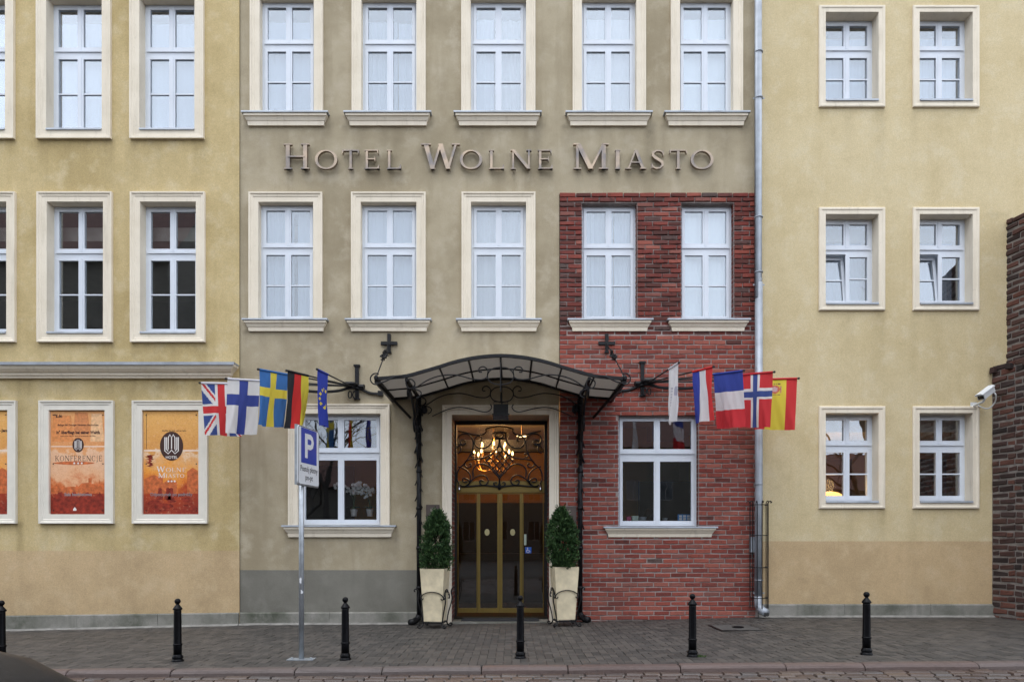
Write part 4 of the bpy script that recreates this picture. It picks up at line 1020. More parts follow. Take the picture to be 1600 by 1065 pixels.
for sgn in (-1, 1):                                       # side edge and diagonal strut
    xe = prof[0][0] if sgn < 0 else prof[-1][0]; ze = prof[0][1]
    mb = MB(); mb.loft([[(xe - 0.03, y, ze - 0.06), (xe + 0.03, y, ze - 0.06), (xe + 0.03, y, ze + 0.02), (xe - 0.03, y, ze + 0.02)] for y in (CY, -0.005)]); mb.build('side_beam', 'iron', can)
    xi = X(641) if sgn < 0 else 2 * cxm - X(641)
    MB().tube([(xe, CY + 0.05, ze - 0.04), (xi, -0.01, Z(652))], 0.03, 4).build('strut', 'iron', can)
    c = (xe, CY - 0.02, ze + 0.005)
    mb = MB(); pts = [(xe + sgn * -0.0 + 0.085 * math.cos(R(t)), CY - 0.03, ze - 0.005 + 0.085 * math.sin(R(t))) for t in range(60, 330, 18)]
    if sgn > 0: pts = [(2 * xe - p[0], p[1], p[2]) for p in pts]
    pts += [(xe - sgn * 0.15, CY - 0.03, ze - 0.04), (xe - sgn * 0.30, CY - 0.03, ze + 0.03), (xe - sgn * 0.42, CY - 0.03, ze + 0.045)]
    mb.tube(smooth_pts(pts, 3), 0.011, 6); mb.lathe([(0, -0.03), (0.03, -0.02), (0.035, 0.02), (0.02, 0.05), (0, 0.06)], c, 8); mb.build('corner_scroll', 'iron', can)
# scrollwork trusses, front and back
def cp(a, b_, y): return (X(580 + a / 3.8, CY), y, Z(500 + b_ / 3.8, CY))
tr = [
 [(768, 278), (725, 284), (695, 310), (692, 340), (715, 370), (768, 382)],
 [(692, 332), (660, 350), (600, 347), (540, 331), (480, 322), (400, 330), (330, 356), (262, 398), (258, 370), (240, 350), (216, 352), (205, 372), (216, 398), (240, 402), (256, 384)],
 [(690, 325), (692, 295), (668, 274), (642, 282), (640, 304), (658, 306)],
 [(240, 400), (290, 420), (292, 445), (270, 460)],
]
for y in (CY + 0.02, -0.13):
    mb = MB()
    for st in tr:
        for s in (0, 1): mb.tube(smooth_pts([cp(a if s == 0 else 1536 - a, b_, y) for a, b_ in st], 4), 0.0105, 5)
    mb.tube([cp(768, 240, y), cp(768, 420, y)], 0.010, 5)
    mb.build('scroll_truss', 'iron', can)
mb = MB()                                                 # low arch tying the brackets at the wall
for s in (0, 1): mb.tube(smooth_pts([cp(a if s == 0 else 1536 - a, b_, -0.12) for a, b_ in [(300, 475), (400, 430), (480, 415), (560, 425), (640, 445), (680, 440), (700, 415), (690, 395)]], 4), 0.010, 5)
mb.build('wall_scroll', 'iron', can)
# brackets on the wall: arm, C scrolls, post running down as a rain pipe with leaves
for sgn in (-1, 1):
    xb = X(655.5) if sgn < 0 else X(906); za = pz(xb) - 0.05
    br = MB()
    br.box(xb - 0.022, xb + 0.022, CY, -0.01, za - 0.02, za + 0.02); br.build('bracket_arm', 'iron', can)
    cs = MB()
    def yz(pts): return smooth_pts([(xb, y, z) for y, z in pts], 4)
    cs.tube(yz([(-1.30, za - 0.10), (-1.36, za - 0.17), (-1.28, za - 0.24), (-1.16, za - 0.20), (-1.12, za - 0.08), (-1.0, za - 0.02)]), 0.020, 5)
    cs.tube(yz([(-1.40, za - 0.02), (-1.1, za - 0.10), (-0.8, za - 0.24), (-0.5, za - 0.50), (-0.25, za - 0.85), (-0.06, za - 1.25)]), 0.024, 6)
    cs.tube(yz([(-0.62, za - 0.42), (-0.70, za - 0.55), (-0.60, za - 0.66), (-0.48, za - 0.60), (-0.46, za - 0.48)]), 0.022, 5)
    cs.tube(yz([(-0.10, za - 0.02), (-0.30, za - 0.06), (-0.40, za - 0.20), (-0.30, za - 0.32), (-0.18, za - 0.26), (-0.20, za - 0.16), (-0.28, za - 0.18)]), 0.020, 5)
    cs.tube(yz([(-0.05, za - 0.60), (-0.22, za - 0.70), (-0.30, za - 0.95), (-0.20, za - 1.10), (-0.12, za - 1.02)]), 0.020, 5)
    cs.build('bracket_scroll', 'iron', can)
    lf = MB(); rs = random.Random(4 if sgn < 0 else 6)
    zz = za - 0.25
    for k in range(15):                                    # beaten leaves along the post
        side = -1 if k % 2 else 1; s_ = rs.uniform(0.8, 1.2) * (1.0 if k < 7 else 0.6)
        x_, y_, z_ = xb + side * 0.035, -0.10 - 0.02 * rs.random(), zz
        s_ *= 0.7; lf.loft([[(x_, y_, z_ + 0.09 * s_), (x_ + 0.004, y_ - 0.006, z_ + 0.09 * s_), (x_, y_ + 0.006, z_ + 0.09 * s_)], [(x_ - 0.03 * s_, y_, z_), (x_, y_ - 0.035, z_), (x_ + 0.03 * s_, y_, z_)], [(x_ - 0.022 * s_ + side * 0.03, y_, z_ - 0.06), (x_ + side * 0.03, y_ - 0.045, z_ - 0.06), (x_ + 0.022 * s_ + side * 0.03, y_, z_ - 0.06)], [(x_ + side * 0.02, y_ - 0.02, z_ - 0.12 * s_), (x_ + side * 0.022, y_ - 0.022, z_ - 0.12 * s_), (x_ + side * 0.024, y_ - 0.02, z_ - 0.12 * s_)]])
        zz -= rs.uniform(0.10, 0.17)
    lf.build('iron_leaves', 'iron', can)
    ps = MB(); zg = zwall(xb)
    ps.tube([(xb, -0.06, za + 0.02), (xb, -0.06, zg + 0.13)], 0.042, 10)
    for zz in (0.55, 1.25, 1.95, 2.6): ps.tube([(xb, -0.06, zz), (xb, -0.06, zz + 0.05)], 0.052, 10)
    ps.build('post', 'iron', can, None, True)
    ft = MB(); ft.tube([(xb, -0.06, zg + 0.16), (xb - sgn * -0.02, -0.07, zg + 0.10), (xb + sgn * 0.07, -0.16, zg + 0.06), (xb + sgn * 0.13, -0.24, zg + 0.05)], [0.05, 0.055, 0.058, 0.060], 10)
    ft.build('post_foot', 'iron', can, None, True)
    bs = MB(); bs.lathe([(0, -0.07), (0.05, -0.05), (0.06, 0), (0.045, 0.06), (0, 0.08)], (xb - sgn * 0.09, -0.06, za - 0.20), 10); bs.build('rosette', 'iron', can)
    # hanger: cross anchor, rod, twisted knot
    cxp = X(608.5) if sgn < 0 else X(947.5); czp = Z(537)
    cr = MB(); cr.box(cxp - 0.145, cxp + 0.145, -0.050, -0.012, czp - 0.028, czp + 0.028); cr.box(cxp - 0.028, cxp + 0.028, -0.062, -0.010, czp - 0.155, czp + 0.165)
    cr.box(cxp - 0.04, cxp + 0.04, -0.068, -0.008, czp - 0.175, czp - 0.15); cr.build('cross_anchor', 'iron', can)
    xe = prof[0][0] if sgn < 0 else prof[-1][0]
    A, B = Vector((cxp, -0.06, czp - 0.02)), Vector((xe, CY, prof[0][1] + 0.03))
    MB().tube([A, B], 0.010, 6).build('hanger_rod', 'iron', can)
    kn = MB(); rs = random.Random(11)
    for k in range(9):
        c = A.lerp(B, 0.30 + 0.022 * k); d = Vector((rs.uniform(-1, 1), rs.uniform(-0.5, 0.5), rs.uniform(-0.6, 0.6))).normalized(); e = d.orthogonal().normalized(); r_ = rs.uniform(0.045, 0.085)
        kn.tube([c + d * (r_ * math.cos(t / 8 * math.pi) ) + e * (r_ * 0.5 * math.sin(t / 8 * math.pi)) + (B - A) * (0.02 * math.sin(t)) for t in range(13)], 0.009, 5)
        kn.tube([c, c + d * r_ * 0.9 + Vector((0, 0, 0.03))], [0.022, 0.004], 5)
    kn.build('leaf_knot', 'iron', can)
# floodlight over the door
fy = -0.30
fl = empty('floodlight', (X(782.5, fy), fy, Z(640, fy)), category='lamp', label='black floodlight hanging over the entrance under the canopy')
s = (CD + fy) / CF
mb = MB(); mb.box(-11.5 * s, 11.5 * s, -0.06, 0.08, -7 * s, 8 * s)
for k in range(9): mb.box((-11 + k * 2.7) * s, (-10 + k * 2.7) * s, -0.075, -0.06, -6 * s, 7 * s)
mb.build('housing', 'black', fl)
MB().box(-13.5 * s, 13.5 * s, -0.09, 0.10, -9 * s, -7 * s).build('visor', 'black', fl)
mb = MB(); mb.ring(-12 * s, 12 * s, -17 * s, -9 * s, 0.015, -0.085, -0.06); mb.build('front_frame', 'black', fl)
MB().box(-11 * s, 11 * s, -0.078, -0.072, -16 * s, -10 * s).build('lens', 'dark_glass', fl)
mb = MB(); mb.tube([(-11 * s, 0, 4 * s), (-11 * s, 0.02, 13 * s), (11 * s, 0.02, 13 * s), (11 * s, 0, 4 * s)], 0.008, 5); mb.tube([(0, 0.02, 13 * s), (0, 0.02, 22 * s), (0, 0.16, 30 * s)], 0.012, 6); mb.build('yoke', 'black', fl)

# ------------------------------------------------------------------ flags
def flagbracket(px, pyc, sgn, label):
    x, z = X(px), Z(pyc)
    b = empty('flag_bracket', (x, 0, z), category='flag holder', label=label, group='wrought iron flag brackets')
    mb = MB(); mb.box(-0.032, 0.032, -0.055, -0.012, -0.20, 0.36); mb.build('wall_bar', 'iron', b)
    mb = MB(); mb.box(-0.055, 0.055, -0.075, -0.008, 0.36, 0.39); mb.box(-0.05, 0.05, -0.075, -0.008, -0.225, -0.20); mb.build('bar_end', 'iron', b)
    mb = MB()
    pts = [(-sgn * 0.42, -0.05, -0.115), (-sgn * 0.40, -0.045, -0.125), (-sgn * 0.22, -0.035, -0.105), (-sgn * 0.05, -0.075, -0.035), (sgn * 0.10, -0.12, -0.03), (sgn * 0.30, -0.12, -0.085), (sgn * 0.62, -0.12, -0.105), (sgn * 0.92, -0.12, -0.085)]
    mb.tube(smooth_pts(pts, 5), 0.026, 6); mb.box(-sgn * 0.42 - 0.045, -sgn * 0.42 + 0.045, -0.085, -0.01, -0.16, -0.075); mb.build('cross_bar', 'iron', b)
    mb = MB(); mb.tube([(sgn * 0.10 + 0.11 * math.cos(R(t)), -0.13 + 0.09 * math.sin(R(t)), 0.02) for t in range(0, 360, 24)], 0.034, 6, True); mb.tube([(-sgn * 0.0, -0.06, -0.0), (-sgn * 0.14, -0.09, -0.01)], 0.045, 8); mb.build('socket_ring', 'iron', b)
    mb = MB()
    for dx_ in (0.11, 0.03): mb.tube([(sgn * dx_ + 0.03 * math.cos(R(t)), -0.10, -0.15 + 0.06 * math.sin(R(t))) for t in range(0, 360, 30)], 0.012, 5, True)
    mb.build('drop_scroll', 'iron', b)
    return Vector((x + sgn * 0.08, -0.13, z - 0.005))
RED, WHT, BLU, YEL, BLK = (0.60, 0.030, 0.035), (0.74, 0.73, 0.78), (0.030, 0.055, 0.30), (0.72, 0.60, 0.06), (0.012, 0.012, 0.015)
def f_uk(u, v):
    x, y = v * 2 - 1, u * 2 - 1; ax, ay = abs(x) * 0.75, abs(y) * 0.5
    if abs(y) < 0.19 or abs(x) < 0.135: return RED
    if abs(y) < 0.33 or abs(x) < 0.235: return WHT
    d = (abs(x) - abs(y)) / 1.414; s_ = x * y
    dd = d if (x * y) > 0 else -d
    if x * y > 0 and (0 < (d if x > 0 else d) < 0.10) or x * y < 0 and (-0.10 < d < 0): return RED
    if abs(d) < 0.17: return WHT
    return (0.035, 0.07, 0.27)
def nordic(bg_, cr, inner=None, w=0.10, wi=0.05, cx=0.37):
    def f(u, v):
        if inner and (abs(u - 0.5) < wi * 1.35 or abs(v - cx) < wi): return inner
        if abs(u - 0.5) < w * 1.35 or abs(v - cx) < w: return cr
        return bg_
    return f
def f_eu(u, v):
    for k in range(12):
        a = k / 12 * 2 * math.pi; x, y = 0.5 + 0.19 * math.cos(a), 0.5 + 0.30 * math.sin(a)
        if abs(v - x) * 0.8 / 0.5 + abs(u - y) < 0.058: return YEL
    return (0.022, 0.045, 0.36)
def f_es(u, v):
    if u < 0.25 or u > 0.75: return RED
    if 0.08 < v < 0.30 and 0.36 < u < 0.68:
        r = ((v - 0.19) / 0.08) ** 2 + ((u - 0.52) / 0.12) ** 2
        if r < 0.35: return (0.62, 0.42, 0.46)
        if r < 1.1: return (0.60, 0.16, 0.10)
        if abs(abs(u - 0.52) - 0.145) < 0.022 and abs(v - 0.19) < 0.07: return (0.55, 0.20, 0.22)
    if (abs(v - 0.085) < 0.012 or abs(v - 0.30) < 0.012) and 0.38 < u < 0.66 and int(u * 60) % 3: return (0.20, 0.10, 0.06)
    return YEL
def f_hotel(u, v):
    r = ((v - 0.45) / 0.09) ** 2 + ((u - 0.25) / 0.14) ** 2
    if r < 1: return (0.42, 0.42, 0.50) if r < 0.75 else (0.60, 0.60, 0.66)
    if 0.35 < v < 0.70 and 0.50 < u < 0.58 and int(v * 60) % 3: return (0.5, 0.5, 0.55)
    return WHT
FL = [
 ('left', 314, 598, -0.9, 0.60, 0.86, f_uk, 0.04, 0.8, 'British flag, outermost of the left row, partly behind the Finnish flag'),
 ('left', 355, 591.5, -1.4, 0.50, 0.85, nordic(WHT, (0.035, 0.06, 0.30), None, 0.105), -0.05, 1.7, 'Finnish flag, white with a blue cross, between the British and Swedish flags'),
 ('left', 405, 577, -1.7, 0.52, 0.83, nordic((0.035, 0.15, 0.42), YEL, None, 0.085), -0.06, 3.0, 'Swedish flag, blue with a yellow cross, in the left row'),
 ('left', 449, 579, -1.8, 0.52, 0.84, lambda u, v: BLK if u < 0.333 else ((0.66, 0.025, 0.02) if u < 0.667 else (0.74, 0.60, 0.05)), -0.10, 4.1, 'German flag, black red and gold, above the parking sign'),
 ('left', 496, 577, -1.8, 0.46, 0.82, f_eu, 0.10, 0.2, 'European Union flag, blue with gold stars, nearest the canopy'),
 ('right', 1060, 567, -1.8, 0.46, 0.84, f_hotel, 0.12, 2.2, 'narrow white flag with a dark emblem, nearest the canopy on the right'),
 ('right', 1114, 573, -1.8, 0.50, 0.80, lambda u, v: (0.62, 0.03, 0.03) if u < 0.333 else (WHT if u < 0.667 else (0.03, 0.05, 0.34)), -0.04, 1.0, 'Dutch flag, red white and blue upright stripes, over the brick bay window'),
 ('right', 1161, 579, -1.7, 0.54, 0.84, lambda u, v: (0.03, 0.06, 0.33) if v < 0.333 else (WHT if v < 0.667 else (0.62, 0.03, 0.04)), -0.04, 2.9, 'French flag, blue over white over red bands, between the Dutch and Norwegian flags'),
 ('right', 1208, 581, -1.4, 0.54, 0.84, nordic((0.60, 0.03, 0.04), WHT, (0.04, 0.075, 0.28), 0.105, 0.055), 0.02, 4.6, 'Norwegian flag, red with a blue and white cross, in front of the downpipe'),
 ('right', 1246, 591, -0.9, 0.66, 0.83, f_es, 0.02, 5.4, 'Spanish flag, yellow between red stripes, outermost of the right row'),
]
base_l = flagbracket(558.5, 605, -1, 'black iron flag bracket on the beige wall left of the canopy')
base_r = flagbracket(1003, 600, 1, 'black iron flag bracket on the brick wall right of the canopy')
for side, px, py, Y, hoist, fly, fn, drift, ph, lab in FL:
    T = Vector((X(px, Y), Y, Z(py, Y))); B = (base_l if side == 'left' else base_r).copy()
    f = empty('flag', B, category='flag', label=lab, group='flags on the hotel front')
    d = (B - T).normalized(); n = Vector((-d.y, d.x, 0)).normalized()
    MB().tube([T - d * 0.012 - B, Vector((0, 0, 0))], 0.0125, 8).build('pole', 'black', f)
    MB().lathe([(0, -0.02), (0.018, -0.012), (0.02, 0.0), (0.018, 0.012), (0, 0.02)], tuple(T - d * 0.02 - B), 8).build('pole_tip', 'black', f)
    nu, nv = 44, 72; vs = []; fs = []; cs = []
    for i in range(nu + 1):
        for j in range(nv + 1):
            u, v = i / nu, j / nv
            uu = lerp(u, 0.5 + (u - 0.5) * 0.94, v)
            w = 0.040 * v ** 0.8 * math.sin(2 * math.pi * (u * 1.15 + v * 0.35) + ph) + 0.017 * v ** 0.6 * math.sin(2 * math.pi * (u * 2.6 - v * 0.5) + 2 * ph) + 0.006 * math.sin(2 * math.pi * (u * 4.5 + v * 1.6) + 3 * ph) * v ** 0.5
            p = T + d * (0.004 + uu * hoist) + Vector((0, 0, -0.014 - v * fly + 0.012 * v * math.sin(3 * u + ph))) + n * w + (d * drift * v ** 1.4)
            vs.append(p - B)
    for i in range(nu):
        for j in range(nv):
            a = i * (nv + 1) + j; fs.append((a, a + nv + 1, a + nv + 2, a + 1)); cs.append(fn((i + 0.5) / nu, (j + 0.5) / nv))
    mb = MB(); mb.add(vs, fs); me = mb.mesh('cloth', 'flag', True)
    ca = me.color_attributes.new('Col', 'FLOAT_COLOR', 'CORNER')
    flat = []
    for c in cs:
        c = tuple(min(0.8, q * 1.05 + 0.03) for q in c)
        flat += [c[0], c[1], c[2], 1.0] * 4
    ca.data.foreach_set('color', flat)
    obj('cloth', me, f)
    MB().tube([T + d * (0.004 + hoist * t / 4) - B for t in range(5)], 0.018, 8).build('hem_sleeve', plain('hem ' + str(px), mul(fn(0.12, 0.02), 0.8), 0.9, vary=0.05), f)

# ------------------------------------------------------------------ parking sign
sy = -3.82; sxp = X(471, sy)
pk = empty('parking_sign', (sxp, sy, zpave(sxp, sy)), category='road sign', label='white and blue parking sign on a galvanised pole before the ochre and beige houses')
zg = zpave(sxp, sy); zs0, zs1 = Z(758, sy) - zg, Z(667, sy) - zg
MB().tube([(0, 0, 0.01), (0, 0, zs1 - 0.12)], 0.031, 14).build('pole', 'zinc_dark', pk, None, True)
MB().box(-0.16, 0.16, -0.07, 0.07, 0.002, 0.012).build('base_plate', 'zinc_dark', pk)
mb = MB()
for a in (-0.115, 0.115): mb.lathe([(0.018, 0.012), (0.018, 0.026), (0.0, 0.03)], (a, 0, 0), 6)
mb.build('bolts', 'zinc_dark', pk)
for z_, s_, a_ in ((0.93, 0.055, 0.0), (0.80, 0.04, 0.6)):
    MB().loft([[(0.0317 * math.cos(t), 0.0317 * math.sin(t), z_ + 0.008 * math.sin(5 * t)) , (0.0317 * math.cos(t), 0.0317 * math.sin(t), z_ + s_ + 0.01 * math.cos(4 * t))] for t in (-2.1 + a_, -1.8 + a_, -1.5 + a_, -1.25 + a_)], False, False).build('torn_sticker', 'sign_white', pk)
ang = R(82)
pn = bpy.data.objects.new('panel', None); bpy.data.objects.remove(pn)
Wp, Hp = 0.585, zs1 - zs0
def rrect(w, h, r, n=5):
    out = []
    for (cx, cz, a0) in ((w / 2 - r, h / 2 - r, 0), (-w / 2 + r, h / 2 - r, 90), (-w / 2 + r, -h / 2 + r, 180), (w / 2 - r, -h / 2 + r, 270)):
        out += [(cx + r * math.cos(R(a0 + 90 * k / n)), cz + r * math.sin(R(a0 + 90 * k / n))) for k in range(n + 1)]
    return out
pl = MB().poly(rrect(Wp, Hp, 0.045), -0.055, -0.040).build('panel', 'sign_white', pk, (0.045 * math.cos(ang) * 2, 0.045 * math.sin(ang) * 2, (zs0 + zs1) / 2))
pl.rotation_euler = (0, 0, ang)
mb = MB(); q = [(p[0], p[1], 0.008) for p in rrect(Wp - 0.014, Hp - 0.014, 0.04)]; mb.ribbon(q, -0.0566, -0.0551, True); mb.build('border', 'print_black', pl)
mb = MB(); mb.ring(-Wp / 2 - 0.004, Wp / 2 + 0.004, -Hp / 2 - 0.004, Hp / 2 + 0.004, 0.012, -0.040, -0.012); mb.build('panel_rim', 'zinc_dark', pl)
MB().box(-0.215, 0.215, -0.0570, -0.0551, -0.085, 0.335).build('blue_field', 'sign_blue', pl)
mb = MB(); yp = -0.0585
mb.poly([(-0.115, -0.02), (-0.045, -0.02), (-0.045, 0.275), (-0.115, 0.275)], yp, -0.0571)
mb.ribbon([(-0.05, 0.245, 0.062), (0.035, 0.245, 0.062), (0.078, 0.228, 0.064), (0.098, 0.185, 0.066), (0.078, 0.138, 0.064), (0.035, 0.118, 0.060), (-0.05, 0.118, 0.060)], yp - 0.0005, -0.0571)
mb.build('letter_p', 'sign_white', pl)
mb = MB(); text_mesh(mb, 'Postój płatny', 0, -0.0570, -0.185, 0.098, bold=0.0006, sx=0.93); text_mesh(mb, 'pn-pt', 0, -0.0570, -0.285, 0.098, bold=0.0006); mb.build('caption', 'print_black', pl)

# ------------------------------------------------------------------ bollards
def lathe_part(name, prof, root, n=20): return MB().lathe(prof, (0, 0, 0), n).build(name, 'cast', root, None, True)
by = -3.86
BL = [(2, 'black bollard cut by the left edge of the picture, behind the dark car'), (277.5, 'black bollard before the ochre house, first to the left of the parking sign'), (539.5, 'black bollard just right of the parking sign, before the grey base'), (813, 'black bollard in front of the entrance door'), (1082, 'black bollard in front of the red brick bay'), (1354, 'rightmost black bollard, before the yellow house')]
first = None
for i, (px, lab) in enumerate(BL):
    x = X(px, by); loc = (x, by, zpave(x, by))
    if first is None:
        r0 = empty('bollard', loc, category='bollard', label=lab, group='bollards along the kerb')
        lathe_part('base', [(0.070, -0.02), (0.070, 0.012), (0.063, 0.024), (0.056, 0.030), (0.062, 0.040), (0.062, 0.058), (0.052, 0.075), (0.048, 0.085)], r0)
        lathe_part('shaft', [(0.0475, 0.084), (0.0475, 0.20), (0.0465, 0.205), (0.0425, 0.60), (0.0425, 0.622)], r0)
        lathe_part('ring', [(0.047, 0.192), (0.053, 0.197), (0.055, 0.205), (0.053, 0.213), (0.046, 0.218)], r0)
        lathe_part('cap', [(0.043, 0.618), (0.053, 0.622), (0.055, 0.632), (0.050, 0.642), (0.040, 0.655), (0.028, 0.672), (0.019, 0.684), (0.017, 0.692)], r0)
        lathe_part('ball', [(0.017, 0.690), (0.026, 0.697), (0.033, 0.709), (0.0355, 0.722), (0.033, 0.736), (0.026, 0.747), (0.014, 0.754), (0.0, 0.756)], r0)
        first = r0
    else:
        r = first.copy(); col.objects.link(r); r.location = loc; r['label'] = lab
        for ch in first.children:
            c = ch.copy(); col.objects.link(c); c.parent = r

# ------------------------------------------------------------------ planters and thujas
def planter(px, flip, lab, lab2, seed):
    py_ = -0.62; x = X(px, py_); zg = zpave(x, py_) + 0.002
    p = empty('planter', (x, py_, zg), category='planter', label=lab, group='planters flanking the entrance'); p.rotation_euler.z = R(9) * (1 if flip else -1)
    h0, h1 = 0.115, 0.995; mb = MB()
    def sq(w, z): return [(-w, -w, z), (w, -w, z), (w, w, z), (-w, w, z)]
    mb.loft([sq(0.150, h0), sq(0.152, h0 + 0.01), sq(0.205, h1 - 0.01), sq(0.207, h1), sq(0.185, h1), sq(0.180, h1 - 0.06)], True, True); mb.build('pot', 'pot', p)
    MB().add(sq(0.182, h1 - 0.03), [(0, 1, 2, 3)]).build('soil', 'sand', p)
    st = MB()
    st.ring(-0.17, 0.17, -0.17, 0.17, 0.02, 0, 0.02)
    st.v = [(a, c, h0 - 0.03 + b_) for a, b_, c in st.v]
    st.build('stand_base', 'iron', p)
    for sx in (-1, 1):
        for sy_ in (-1, 1):
            lg = MB()
            pts = [(0.165, h0 - 0.02), (0.185, h0 + 0.12), (0.235, h0 + 0.34), (0.225, h0 + 0.46), (0.235, h0 + 0.52), (0.265, h0 + 0.545), (0.285, h0 + 0.525), (0.272, h0 + 0.50)]
            lg.tube(smooth_pts([(sx * a, sy_ * a * 0.92, z) for a, z in pts], 4), 0.011, 6)
            ft = [(0.160, h0 - 0.01), (0.165, h0 - 0.06), (0.195, 0.016), (0.225, 0.02), (0.232, 0.045), (0.212, 0.058), (0.200, 0.044)]
            lg.tube(smooth_pts([(sx * a, sy_ * a, z) for a, z in ft], 4), 0.012, 6)
            lg.build('stand_leg', 'iron', p)
    for k in range(4):
        hp = MB()
        pts = [(-0.150, 0.41), (-0.168, 0.385), (-0.190, 0.395), (-0.193, 0.425), (-0.15, 0.475), (-0.08, 0.505), (0, 0.515)]
        pts = pts + [(-a, z) for a, z in pts[-2::-1]]
        hp.tube(smooth_pts([(a, -0.200, z + h0 - 0.02) for a, z in pts], 3), 0.009, 6)
        o = hp.build('stand_hoop', 'iron', p); o.rotation_euler.z = k * math.pi / 2
    # thuja
    rs = random.Random(seed); zt = zg + h1 - 0.03
    t = empty('thuja', (x, py_, zt), category='shrub', label=lab2, group='thujas in the planters')
    MB().tube([(0, 0, -0.02), (0.01, 0, 0.3), (0, 0.01, 0.7)], [0.022, 0.016, 0.006], 7).build('trunk', 'bark', t)
    H = 1.0 if not flip else 1.02; mb = MB()
    def rad(f): return interp(f, [0, 0.12, 0.35, 0.6, 0.8, 0.93, 1.0], [0.18, 0.23, 0.24, 0.195, 0.14, 0.075, 0.01])
    lean = 0.02 if not flip else -0.03
    for c in range(900):
        f = rs.random() ** 0.9; a = rs.uniform(0, 2 * math.pi); q = rs.random() ** 0.35
        bulge = 1 + 0.20 * math.sin(2 * a + seed) * math.sin(6 * f + seed * 2) + 0.14 * math.sin(5 * a + 9 * f + seed) + rs.uniform(-0.16, 0.14)
        r_ = rad(f) * (0.35 + 0.65 * q) * bulge; c0 = Vector((r_ * math.cos(a) + lean * f * 2, r_ * math.sin(a), f * H * 0.97))
        out = Vector((math.cos(a) * 0.75, math.sin(a) * 0.75, 0.75 + rs.uniform(-0.2, 0.5))).normalized()
        for k in range(13):
            d = (out + Vector((rs.gauss(0, 0.5), rs.gauss(0, 0.5), rs.gauss(0, 0.4)))).normalized()
            b0 = c0 + Vector((rs.gauss(0, 0.016), rs.gauss(0, 0.016), rs.gauss(0, 0.018))); ln = rs.uniform(0.035, 0.07)
            w = d.orthogonal().normalized(); w = (Matrix.Rotation(rs.uniform(0, 6.28), 3, d) @ w) * rs.uniform(0.007, 0.013)
            m_ = b0 + d * ln * 0.55
            mb.add([b0, m_ + w, b0 + d * ln, m_ - w], [(0, 1, 2, 3)])
    for c in range(60):                                    # stray shoots
        f = rs.random(); a = rs.uniform(0, 2 * math.pi); r_ = rad(f) * rs.uniform(0.9, 1.1); q0 = Vector((r_ * math.cos(a) + lean * f * 2, r_ * math.sin(a), f * H * 0.97))
        d = Vector((math.cos(a) * 0.5, math.sin(a) * 0.5, 1)).normalized()
        for k in range(9):
            b0 = q0 + d * 0.012 * k; e = (d + Vector((rs.gauss(0, 0.6), rs.gauss(0, 0.6), 0))).normalized(); w = e.orthogonal().normalized() * 0.007
            mb.add([b0, b0 + e * 0.02 + w, b0 + e * 0.042, b0 + e * 0.02 - w], [(0, 1, 2, 3)])
    mb.build('crown', 'thuja', t)
planter(680, False, 'cream tapered planter in an iron stand left of the door', 'thuja shrub in the planter left of the door', 1)
planter(881.5, True, 'cream tapered planter in an iron stand right of the door', 'thuja shrub in the planter right of the door', 2)

# ------------------------------------------------------------------ plaques, mat, small lights
for px0, px1, py0, py1, lab in ((666, 687, 788, 826, 'brown metal plaque behind the thuja left of the door'), (877, 900, 791, 830, 'brown metal plaque behind the thuja right of the door')):
    y = 0.0 if px0 < 800 else -0.03
    pq = empty('plaque', (X((px0 + px1) / 2), y, Z(py1)), category='plaque', label=lab, group='wall plaques beside the door'); w = (X(px1) - X(px0)) / 2; h = Z(py0) - Z(py1)
    MB().box(-w, w, -0.022, -0.003, 0, h).build('plate', 'plaque', pq)
    mb = MB(); mb.ring(-w + 0.008, w - 0.008, 0.008, h - 0.008, 0.006, -0.0255, -0.0225); mb.build('raised_edge', 'plaque', pq)
    mb = MB()
    for k in range(4): mb.box(-w * 0.6, w * (0.6 - 0.15 * (k % 2)), -0.0245, -0.0225, h * (0.55 - 0.1 * k), h * (0.55 - 0.1 * k) + 0.010)
    mb.poly([(0.045 * math.cos(t / 8 * math.pi), h * 0.77 + 0.045 * math.sin(t / 8 * math.pi)) for t in range(16)], -0.0245, -0.0225); mb.build('relief', 'bronze', pq)
dm = empty('door_mat', (0, 0, 0), category='door mat', label='dark ribbed mat on the threshold of the entrance')
zt_ = zwall(-0.2) + 0.03
MB().box(X(722, 0.2), X(842, 0.2), -0.04, 0.52, zt_, zt_ + 0.008).build('base', 'rubber', dm)
mb = MB()
for k in range(18): mb.box(X(723, 0.2), X(841, 0.2), -0.03 + k * 0.03, -0.012 + k * 0.03, zt_ + 0.008, zt_ + 0.016)
mb.build('ribs', 'rubber', dm)
for px, lab in ((717.5, 'small metal cylinder light at the left end of the door rail'), (844.5, 'small metal cylinder light at the right end of the door rail')):
    sp = empty('spot_light', (X(px, DD - 0.12), DD - 0.12, Z(761, DD - 0.12)), category='lamp', label=lab, group='cylinder lights at the door')
    MB().lathe([(0.0, 0.06), (0.022, 0.055), (0.024, -0.04), (0.026, -0.05), (0.0, -0.05)], (0, 0, 0), 14).build('cylinder', 'chrome', sp, None, True)
    MB().box(-0.008, 0.008, 0.015, 0.12, -0.012, 0.012).build('arm', 'chrome', sp)

